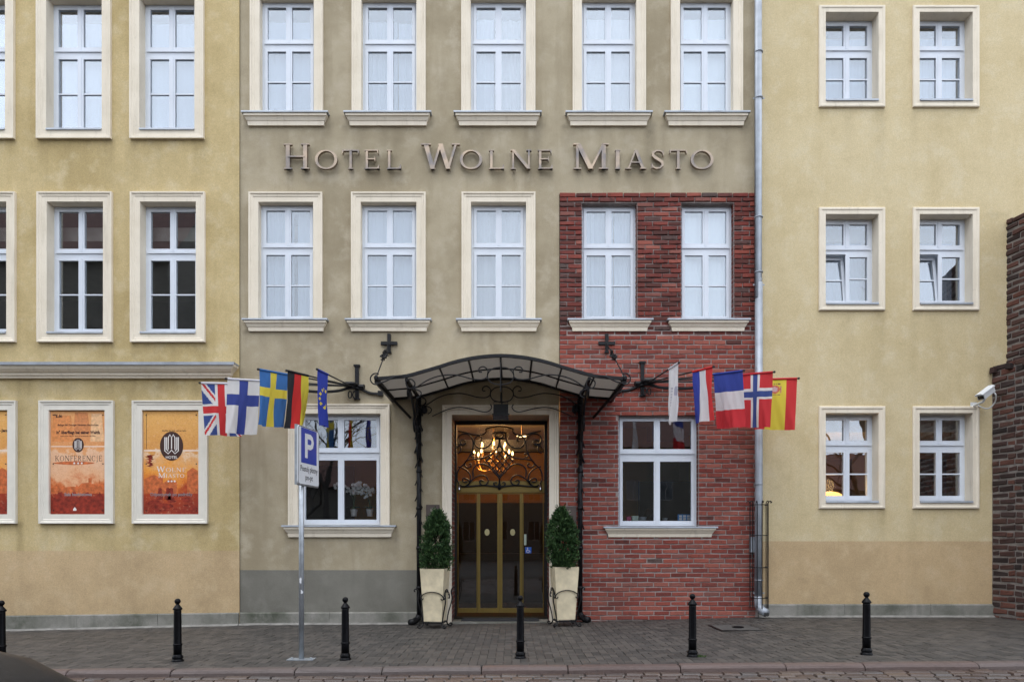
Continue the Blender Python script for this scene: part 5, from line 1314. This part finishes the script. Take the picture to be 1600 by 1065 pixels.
# ------------------------------------------------------------------ downpipe with cage
xp = X(1181.5); yp = -0.13
dp = empty('downpipe', (xp, yp, 0), category='downpipe', label='galvanised downpipe between the brick bay and the yellow house')
zgr = zwall(xp)
MB().tube([(-0.01, 0, TOP), (-0.012, 0, Z(470)), (0.0, 0, Z(440))], 0.062, 16).build('upper_pipe', 'zinc', dp, None, True)
MB().tube([(0.0, 0, Z(446)), (0.0, 0, Z(800)), (-0.012, 0, Z(935))], 0.066, 16).build('lower_pipe', 'zinc', dp, None, True)
MB().tube([(-0.012, 0, Z(930)), (-0.012, -0.01, Z(944)), (0.02, -0.07, Z(950)), (0.07, -0.17, Z(954.5))], 0.070, 16).build('shoe', 'zinc', dp, None, True)
MB().lathe([(0.0, 0.0), (0.056, 0.0), (0.056, 0.002), (0, 0.003)], (0, 0, 0), 16).build('shoe_mouth', 'black', dp, (0.0725, -0.1745, Z(954.6))).rotation_euler = (R(68), 0, R(28))
for py in (90, 161, 345, 430, 610, 757, 905):
    MB().lathe([(0.064, -0.012), (0.074, -0.009), (0.075, 0.009), (0.064, 0.012)], (-0.004, 0, Z(py)), 16).build('joint_ring', 'zinc', dp, None, True)
for py in (161, 449, 925):
    mb = MB(); mb.box(-0.10, 0.10, 0.0, 0.012, Z(py) - 0.012, Z(py) + 0.012); mb.box(-0.012, 0.012, 0.06, 0.14, Z(py) - 0.01, Z(py) + 0.01); mb.build('pipe_clip', 'zinc', dp)
MB().box(-0.135, -0.06, 0.02, 0.10, Z(862), Z(838)).build('inspection_box', 'zinc', dp)
cg = empty('pipe_cage', (xp, yp, 0), category='pipe guard', label='black iron bar cage round the foot of the downpipe')
rr = 0.155; bars = [R(a) for a in (180, 210, 240, 270, 300, 330, 360)]
zb_, zt2 = Z(948), Z(787)
for a in bars:
    c, s_ = math.cos(a), math.sin(a)
    pts = [(rr * c, rr * s_, zb_), (rr * c, rr * s_, zt2), ((rr + 0.01) * c, (rr + 0.01) * s_, zt2 + 0.03), ((rr + 0.04) * c, (rr + 0.04) * s_, zt2 + 0.042), ((rr + 0.06) * c, (rr + 0.06) * s_, zt2 + 0.025), ((rr + 0.05) * c, (rr + 0.05) * s_, zt2 + 0.008)]
    MB().tube(pts, 0.0085, 6).build('bar', 'iron', cg)
for py in (789, 836, 885, 932):
    MB().tube([(rr * math.cos(R(t)), rr * math.sin(R(t)), Z(py)) for t in range(180, 361, 15)] + [(rr, 0.12, Z(py))], 0.008, 6).build('hoop', 'iron', cg)

# ------------------------------------------------------------------ security camera
sc_ = empty('security_camera', (X(1541, -0.30), -0.30, Z(614, -0.30)), category='camera', label='white security camera on the corner beside the old brick wall')
yaw, pit = R(-152), R(-22)
ax = Vector((-0.78, -0.42, -0.46)).normalized(); side = ax.cross(Vector((0, 0, 1))).normalized(); upv = side.cross(ax)
def cbox(mb, l0, l1, w, h0, h1, mi=0):
    c = []
    for l in (l0, l1):
        for (a, b_) in ((-w, h0), (w, h0), (w * 1.0, h1 * 0.55), (w * 0.6, h1), (-w * 0.6, h1), (-w, h1 * 0.55)): c.append(ax * l + side * a + upv * b_)
    mb.add(c, [(0, 1, 2, 3, 4, 5), (11, 10, 9, 8, 7, 6)] + [(i, (i + 1) % 6, 6 + (i + 1) % 6, 6 + i) for i in range(6)], mi)
mb = MB(); cbox(mb, -0.18, 0.19, 0.058, -0.045, 0.062); mb.build('housing', 'camwhite', sc_)
mb = MB(); cbox(mb, 0.191, 0.196, 0.046, -0.036, 0.045); mb.build('lens_window', 'dark_glass', sc_)
mb = MB(); cbox(mb, -0.20, 0.235, 0.064, 0.060, 0.072); mb.build('sun_shield', 'camwhite', sc_)
mb = MB(); mb.tube([ax * 0.0 + upv * -0.045, Vector((-0.03, 0.04, -0.14)), Vector((-0.02, 0.30, -0.16))], 0.022, 8); mb.box(-0.07, 0.03, 0.285, 0.305, -0.23, -0.10); mb.build('wall_mount', 'camwhite', sc_)
mb = MB(); mb.tube(smooth_pts([ax * -0.17 + upv * -0.02, Vector((0.18, 0.02, -0.02)), Vector((0.22, 0.10, -0.14)), Vector((0.16, 0.18, -0.23)), Vector((0.06, 0.25, -0.18)), Vector((0.03, 0.30, -0.12))], 6), 0.011, 7); mb.build('cable', 'camwhite', sc_)

# ------------------------------------------------------------------ access cover, moss
ac = empty('access_cover', (X(1158, -1.6), -1.35, zpave(X(1158, -1.6), -1.35)), category='cover', label='square dark access cover set in the pavement before the downpipe')
MB().box(-0.34, 0.34, -0.34, 0.34, 0.001, 0.008).build('frame', 'cast', ac)
MB().box(-0.31, 0.31, -0.31, 0.31, 0.008, 0.011).build('lid', plain('concrete lid', (0.075, 0.07, 0.065), 0.8, vary=0.3), ac)
MB().lathe([(0.09, 0.010), (0.09, 0.024), (0.075, 0.028), (0.06, 0.018), (0.0, 0.018)], (0.03, -0.02, 0), 18).build('valve_cap', 'cast', ac)
ms = MB(); rs = random.Random(2)
mx_ = X(1091, -3.8)
for k in range(160):
    a = rs.uniform(0, 6.28); r_ = rs.random() * 0.05; b0 = Vector((mx_ + r_ * 1.5 * math.cos(a), -3.88 + r_ * math.sin(a), zpave(mx_, -3.88)))
    d = Vector((rs.gauss(0, 0.4), rs.gauss(0, 0.4), 1)).normalized() * rs.uniform(0.01, 0.03); w = Vector((rs.uniform(-1, 1), rs.uniform(-1, 1), 0)) * 0.004
    ms.add([b0 - w, b0 + w, b0 + d], [(0, 1, 2)])
ms.build('moss_tuft', 'moss', None, None, False, kind='stuff', label='small green moss tuft at the foot of a bollard', category='moss')

# ------------------------------------------------------------------ chandelier and lit lamps indoors
cy = 2.0; cc = Vector((X(771, cy), cy, Z(712, cy)))
ch = empty('chandelier', cc, category='chandelier', label='lit brass chandelier seen through the window above the entrance door')
MB().lathe([(0, -0.34), (0.03, -0.32), (0.05, -0.27), (0.02, -0.22), (0.05, -0.12), (0.025, -0.02), (0.045, 0.06), (0.018, 0.12), (0.018, 0.45), (0.0, 0.46)], (0, 0, 0), 14).build('stem', 'brass', ch, None, True)
MB().tube([(0, 0, 0.45), (0, 0, 3.94 - cc.z)], 0.008, 6).build('rod', 'brass', ch)
for tier, (n, rad_, z_, zb_) in enumerate(((8, 0.40, 0.02, -0.24), (6, 0.27, 0.18, -0.05))):
    for k in range(n):
        a = 2 * math.pi * (k + 0.35 * tier + 0.2) / n; c, s_ = math.cos(a), math.sin(a)
        MB().tube(smooth_pts([(0.03 * c, 0.03 * s_, zb_ + 0.06), (rad_ * 0.35 * c, rad_ * 0.35 * s_, zb_ - 0.07), (rad_ * 0.8 * c, rad_ * 0.8 * s_, zb_ - 0.03), (rad_ * c, rad_ * s_, z_ - 0.10)], 5), 0.011, 6).build('arm', 'brass', ch)
        MB().lathe([(0.012, z_ - 0.10), (0.035, z_ - 0.085), (0.012, z_ - 0.07), (0.013, z_), (0, z_)], (rad_ * c, rad_ * s_, 0), 10).build('candle', 'petal', ch)
        MB().lathe([(0.008, z_), (0.021, z_ + 0.025), (0.020, z_ + 0.045), (0.008, z_ + 0.08), (0, z_ + 0.09)], (rad_ * c, rad_ * s_, 0), 8).build('bulb', 'bulb', ch, None, True)
ld = bpy.data.lights.new('chandelier_light', 'POINT'); ld.energy = 110; ld.color = (1.0, 0.62, 0.28); ld.shadow_soft_size = 0.35
lo = bpy.data.objects.new('chandelier_light', ld); col.objects.link(lo); lo.parent = ch; lo.location = (0, 0, 0.45)
cl = empty('ceiling_lamp', (X(815, 1.6), 1.6, Z(681, 1.6)), category='lamp', label='small lit disc lamp right of the chandelier behind the door window')
MB().lathe([(0, -0.012), (0.09, -0.010), (0.10, 0.0), (0.05, 0.03), (0, 0.035)], (0, 0, 0), 16).build('disc', emit('lit disc', (1.0, 0.75, 0.4), 6), cl)
MB().tube([(0, 0, 0.03), (0, 0, 3.94 - Z(681, 1.6))], 0.006, 5).build('cord', 'brass', cl)
# dome lamp in the yellow house
ly = 0.75; lamp = empty('table_lamp', (X(1297, ly), ly, Z(793, ly)), category='lamp', label='glowing orange dome lamp in the lower left window of the yellow house')
MB().lathe([(0.27, 0.10), (0.265, 0.16), (0.22, 0.235), (0.14, 0.285), (0.05, 0.305), (0, 0.308)], (0, 0, 0), 24).build('lamp_shade', 'shade', lamp, None, True)
MB().lathe([(0.12, -0.16), (0.12, -0.14), (0.02, -0.12), (0.02, 0.25), (0, 0.25)], (0, 0, 0), 12).build('foot', 'brass', lamp)
ld = bpy.data.lights.new('table_lamp_light', 'POINT'); ld.energy = 9; ld.color = (1.0, 0.58, 0.2); ld.shadow_soft_size = 0.12
lo = bpy.data.objects.new('table_lamp_light', ld); col.objects.link(lo); lo.parent = lamp; lo.location = (0, 0.1, 0.42)
tb = MB(); tb.box(X(1297, ly) - 0.5, X(1297, ly) + 0.9, 0.5, 1.1, Z(793, ly) - 0.20, Z(793, ly) - 0.16)
for a in (-0.45, 0.85): tb.box(X(1297, ly) + a - 0.03, X(1297, ly) + a + 0.03, 0.55, 0.6, 0, Z(793, ly) - 0.20)
tb.build('side_table', 'wood', None, None, False, category='table', label='dark table under the dome lamp inside the yellow house')
def orchid(loc, n, seed, lab):
    r = empty('orchid', loc, category='plant', label=lab, group='potted flowers behind the windows'); rs = random.Random(seed)
    MB().lathe([(0.05, 0), (0.07, 0.12), (0.075, 0.13), (0, 0.13)], (0, 0, 0), 12).build('pot', 'petal', r)
    stem_, pet = MB(), MB()
    for k in range(n):
        a = rs.uniform(0, 6.28); e = Vector((0.24 * math.cos(a), 0.10 * math.sin(a), rs.uniform(0.42, 0.66)))
        pts = smooth_pts([(0, 0, 0.12), (e.x * 0.2, e.y * 0.2, e.z * 0.7), tuple(e), (e.x * 1.5, e.y * 1.4, e.z * 0.92)], 4); stem_.tube(pts, 0.005, 5)
        for p in pts[5:]:
            for q in range(2):
                c = Vector(p) + Vector((rs.gauss(0, 0.02), rs.gauss(0, 0.02), rs.gauss(0, 0.02)))
                for w in range(5):
                    t = w / 5 * 6.28; d = Vector((math.cos(t), rs.uniform(-0.3, 0.3), math.sin(t))) * 0.03; g = Vector((-math.sin(t), 0, math.cos(t))) * 0.014
                    pet.add([c, c + d * 0.6 + g, c + d, c + d * 0.6 - g], [(0, 1, 2, 3)])
    for k in range(6):
        a = k / 6 * 6.28; d = Vector((math.cos(a), math.sin(a), 0)); g = Vector((-d.y, d.x, 0)) * 0.03
        stem_.add([Vector((0, 0, 0.12)), d * 0.10 + g + Vector((0, 0, 0.18)), d * 0.20 + Vector((0, 0, 0.15)), d * 0.10 - g + Vector((0, 0, 0.18))], [(0, 1, 2, 3)])
    stem_.build('stems', 'leaf', r); pet.build('blossoms', 'petal', r)
orchid((X(553, 0.55), 0.55, Z(806, 0.55)), 4, 3, 'white orchid behind the ground window left of the door, nearer its middle')
orchid((X(578, 0.6), 0.6, Z(806, 0.6)), 4, 5, 'white orchid behind the ground window left of the door, at its right side')
mb = MB(); mb.box(gl[0] + 0.1, gl[1] - 0.02, 0.36, 0.75, gl[2] + 0.06, gl[2] + 0.10); mb.build('window_board', 'wood', hotel)
mb = MB(); mb.box(gr[0] + 0.02, gr[1] - 0.02, 0.24, 0.60, gr[2] + 0.10, gr[2] + 0.135); mb.build('window_board', 'wood', hotel)
zb_ = gr[2] + 0.135
for px, w, h, mk, lab in ((982, 0.075, 0.075, 'box_pink', 'small pink box on the brick bay window sill'), (992, 0.11, 0.085, 'box_pale', 'small pale green box beside the pink box on the sill'), (1004, 0.16, 0.07, 'zinc', 'low grey metal tray on the window sill, left of the middle bar'), (1039, 0.10, 0.05, 'zinc_dark', 'low grey dish on the window sill, right of the middle bar'), (1070, 0.26, 0.115, 'box_blue', 'blue picture card leaning at the right of the brick bay window')):
    x = X(px, 0.35); nm = 'picture_card' if mk == 'box_blue' else ('gift_box' if 'box' in mk else 'tray')
    r = empty(nm, (x, 0.35, zb_), category='card' if nm == 'picture_card' else ('box' if nm == 'gift_box' else 'tray'), label=lab)
    if nm == 'picture_card':
        MB().box(-w / 2, w / 2, -0.006, 0, 0, h).build('card', mk, r)
        mb = MB()
        for q in range(3):
            for e in range(2): mb.box(-w * 0.40 + q * w * 0.28, -w * 0.40 + q * w * 0.28 + w * 0.2, -0.008, -0.0065, 0.012 + e * 0.05, 0.05 + e * 0.05)
        mb.build('pictures', 'print_white', r); MB().box(-0.02, 0.02, 0.001, 0.04, 0, 0.01).build('stand', mk, r)
    elif nm == 'gift_box':
        MB().box(-w / 2, w / 2, -0.04, 0.04, 0, h * 0.75).build('box_body', mk, r); MB().box(-w / 2 - 0.003, w / 2 + 0.003, -0.043, 0.043, h * 0.75, h).build('lid', mk, r)
    else:
        MB().lathe([(w * 0.35, 0), (w * 0.38, 0.005), (w * 0.5, h), (w * 0.48, h), (w * 0.34, 0.01), (0, 0.01)], (0, 0, 0), 20).build('dish', mk, r)
ud = empty('carved_chair', (X(990, 2.0), 2.0, 0), category='chair', label='dark carved chair back inside the brick bay window')
mb = MB(); mb.box(-0.35, 0.35, -0.03, 0.03, 0.5, 1.75)
for a in (-0.30, 0.30): mb.lathe([(0.03, 1.75), (0.05, 1.80), (0.03, 1.86), (0.085, 1.93), (0.09, 1.98), (0.05, 2.05), (0, 2.07)], (a, 0, 0), 10)
mb.build('back', 'wood', ud)
mb = MB(); mb.box(-0.35, 0.35, -0.5, -0.04, 0.42, 0.49); mb.build('seat', 'wood', ud)
for a in (-0.3, 0.3):
    for b_ in (-0.46, 0.0): MB().box(a - 0.03, a + 0.03, b_ - 0.028, b_ + 0.028, 0.001, 0.42 if b_ < -0.1 else 0.5).build('leg', 'wood', ud)

# ------------------------------------------------------------------ parked car, only the bonnet corner in view
cz0 = zroad(-3) ; car = empty('parked_car', (-4.25, -8.92, cz0), category='car', label='dusty dark car whose bonnet fills the bottom left corner')
def sect(x, hw, zlo, zhi, tumble=0.86, n=14):
    pts = []
    for k in range(n + 1):
        t = math.pi * k / n; c, s_ = math.cos(t), math.sin(t)
        yy = hw * math.copysign(abs(c) ** 0.42, c); zz = zlo + (zhi - zlo) * abs(s_) ** 0.50
        pts.append((x, -yy * (1 - (1 - tumble) * (zz - zlo) / max(0.01, zhi - zlo)), zz))
    return pts
secs = [(-2.08, 0.55, 0.38, 0.62), (-2.04, 0.72, 0.28, 0.84), (-1.9, 0.80, 0.22, 0.93), (-1.5, 0.84, 0.20, 0.97), (-0.6, 0.86, 0.20, 0.97), (0.3, 0.86, 0.20, 0.98), (0.8, 0.86, 0.20, 0.985), (1.2, 0.85, 0.20, 1.0), (1.45, 0.84, 0.20, 0.985), (1.7, 0.82, 0.21, 0.93), (1.90, 0.77, 0.24, 0.83), (2.04, 0.68, 0.28, 0.70), (2.10, 0.52, 0.36, 0.56)]
MB().loft([sect(*s_) for s_ in secs]).build('body', 'carpaint', car, None, True)
MB().loft([sect(x, w, 0.93, h, 0.78) for x, w, h in ((-1.75, 0.72, 0.97), (-1.2, 0.75, 1.36), (-0.7, 0.76, 1.45), (-0.1, 0.76, 1.46), (0.35, 0.75, 1.40), (1.05, 0.74, 0.98))]).build('glasshouse', 'dark_glass', car, None, True)
MB().loft([[(x, -w, z), (x, -w * 0.5, z + 0.02), (x, w * 0.5, z + 0.02), (x, w, z), (x, w, z - 0.02), (x, -w, z - 0.02)] for x, w, z in ((-1.15, 0.58, 1.37), (-0.7, 0.60, 1.455), (-0.1, 0.60, 1.465), (0.32, 0.58, 1.41))]).build('roof', 'carpaint', car, None, True)
for wx_ in (-1.3, 1.32):
    for sy_ in (-1, 1):
        w = empty('wheel', (wx_, sy_ * 0.76, 0.30)); w.parent = car; w.rotation_euler = (R(90), 0, 0)
        MB().lathe([(0.19, -0.10), (0.28, -0.10), (0.305, -0.07), (0.305, 0.07), (0.28, 0.10), (0.19, 0.10)], (0, 0, 0), 24).build('tyre', 'rubber', w, None, True)
        MB().lathe([(0.0, -0.09), (0.05, -0.095), (0.19, -0.085), (0.19, 0.085), (0.05, 0.095), (0, 0.09)], (0, 0, 0), 24).build('rim', 'zinc_dark', w)
for sy_ in (-1, 1):
    MB().lathe([(0, -0.06), (0.07, -0.045), (0.10, 0), (0.07, 0.045), (0, 0.06)], (1.98, sy_ * 0.58, 0.62), 14).build('headlight', 'lens', car, None, True)
MB().tube([(0.75, -0.55, 1.0), (0.9, -0.1, 0.995)], 0.010, 5).build('wiper', 'black', car)

# ------------------------------------------------------------------ the other side of the street, seen only as reflections in the panes
def opp_house(x0, x1, y, eave, ridge, dep, lab, wm, seed, gable=False):
    h = empty('opposite_house', ((x0 + x1) / 2, y, -0.4), category='house', label=lab); h.location = (0, 0, 0)
    nst = max(1, int((eave - 1) // 3.3)); ops = []
    for s_ in range(nst):
        x = x0 + 1.2
        while x < x1 - 2.2: ops.append((x, x + 1.1, 1.2 + s_ * 3.3, 2.9 + s_ * 3.3)); x += 2.7
    mb = MB(); facade(mb, x0, x1, -0.4, eave, y, ops)
    mb.add([(x0, y, -0.4), (x0, y - dep, -0.4), (x0, y - dep, eave), (x0, y, eave), (x1, y, -0.4), (x1, y - dep, -0.4), (x1, y - dep, eave), (x1, y, eave)], [(0, 1, 2, 3), (4, 7, 6, 5), (1, 5, 6, 2)])
    ym_ = y - dep / 2
    mb.add([(x0, y, eave), (x0, y - dep, eave), (x0, ym_, ridge), (x1, y, eave), (x1, y - dep, eave), (x1, ym_, ridge)], [(0, 1, 2), (3, 5, 4)]); mb.build('wall', wm, h)
    rf = MB(); o_ = 0.4
    for sgn in (0, 1):
        ye = y + o_ if sgn == 0 else y - dep - o_; ze = eave - o_ * (ridge - eave) / (dep / 2)
        rf.add([(x0 - 0.3, ye, ze + 0.1), (x1 + 0.3, ye, ze + 0.1), (x1 + 0.3, ym_, ridge + 0.1), (x0 - 0.3, ym_, ridge + 0.1)], [(0, 1, 2, 3)])
    rf.build('roof', 'tile', h)
    for (a, b_, c, d) in ops:
        w = MB().ring(a, b_, c, d, 0.09, y - 0.12, y - 0.05).build('window', 'window_grey', h)
        MB().box(a + 0.09, b_ - 0.09, y - 0.10, y - 0.09, c + 0.09, d - 0.09).build('pane', 'dark_glass', w)
        m2 = MB(); m2.box((a + b_) / 2 - 0.03, (a + b_) / 2 + 0.03, y - 0.089, y - 0.06, c + 0.09, d - 0.09); m2.build('mullion', 'window_grey', w)
opp_house(-46, -18.5, -24, 16.6, 23.0, 11, 'grey plaster house with a red tile roof mirrored in the ochre house panes', 'plaster', 1)
opp_house(18, 40, -36, 5.0, 8.0, 11, 'low house with a red tile roof mirrored in the lower panes on the right', 'plaster', 2)
opp_house(-40, -8.5, -46, 6.0, 9.6, 10, 'long low house far across the street, mirrored in the ground floor panes', 'plaster', 3)
opp_house(-8, 17.5, -43, 9.0, 12.6, 10, 'taller plain house across the street, mirrored in the brick bay ground window', 'plaster', 4)
def bare_tree(loc, h, seed, lab):
    rs = random.Random(seed); t = empty('bare_tree', loc, category='tree', label=lab, group='bare trees across the street'); tr_, br_ = MB(), MB()
    def grow(mb, p, d, ln, r, lv):
        pts = [p]; q = p.copy()
        for k in range(4):
            d = (d + Vector((rs.gauss(0, 0.10), rs.gauss(0, 0.10), rs.gauss(0, 0.05) + 0.03))).normalized(); q = q + d * ln / 4; pts.append(q.copy())
        mb.tube(pts, [lerp(r, r * 0.55, k / 4) for k in range(5)], 5 if lv < 2 else 3)
        if lv >= 5: return
        for k in range(rs.choice((3, 4)) if lv < 2 else 3):
            i = rs.randrange(2, 5); dd = (d + Vector((rs.gauss(0, 0.55), rs.gauss(0, 0.55), rs.gauss(0.1, 0.3)))).normalized()
            grow(br_, pts[i], dd, ln * rs.uniform(0.55, 0.8), r * 0.5, lv + 1)
    grow(tr_, Vector((0, 0, 0)), Vector((0, 0, 1)), h * 0.36, h * 0.022, 0)
    tr_.build('trunk', 'bark', t); br_.build('crown', 'bark', t)
bare_tree((-9.5, -22, -0.4), 12, 1, 'bare tree mirrored in the ground floor window left of the door')
bare_tree((-12.0, -25, -0.4), 12, 5, 'slender bare tree mirrored at the left of the left ground floor window')
bare_tree((19, -25, -0.4), 16, 2, 'bare tree mirrored in the left windows of the yellow house')
bare_tree((26, -29, -0.4), 17, 3, 'tall bare tree mirrored in the right windows of the yellow house')
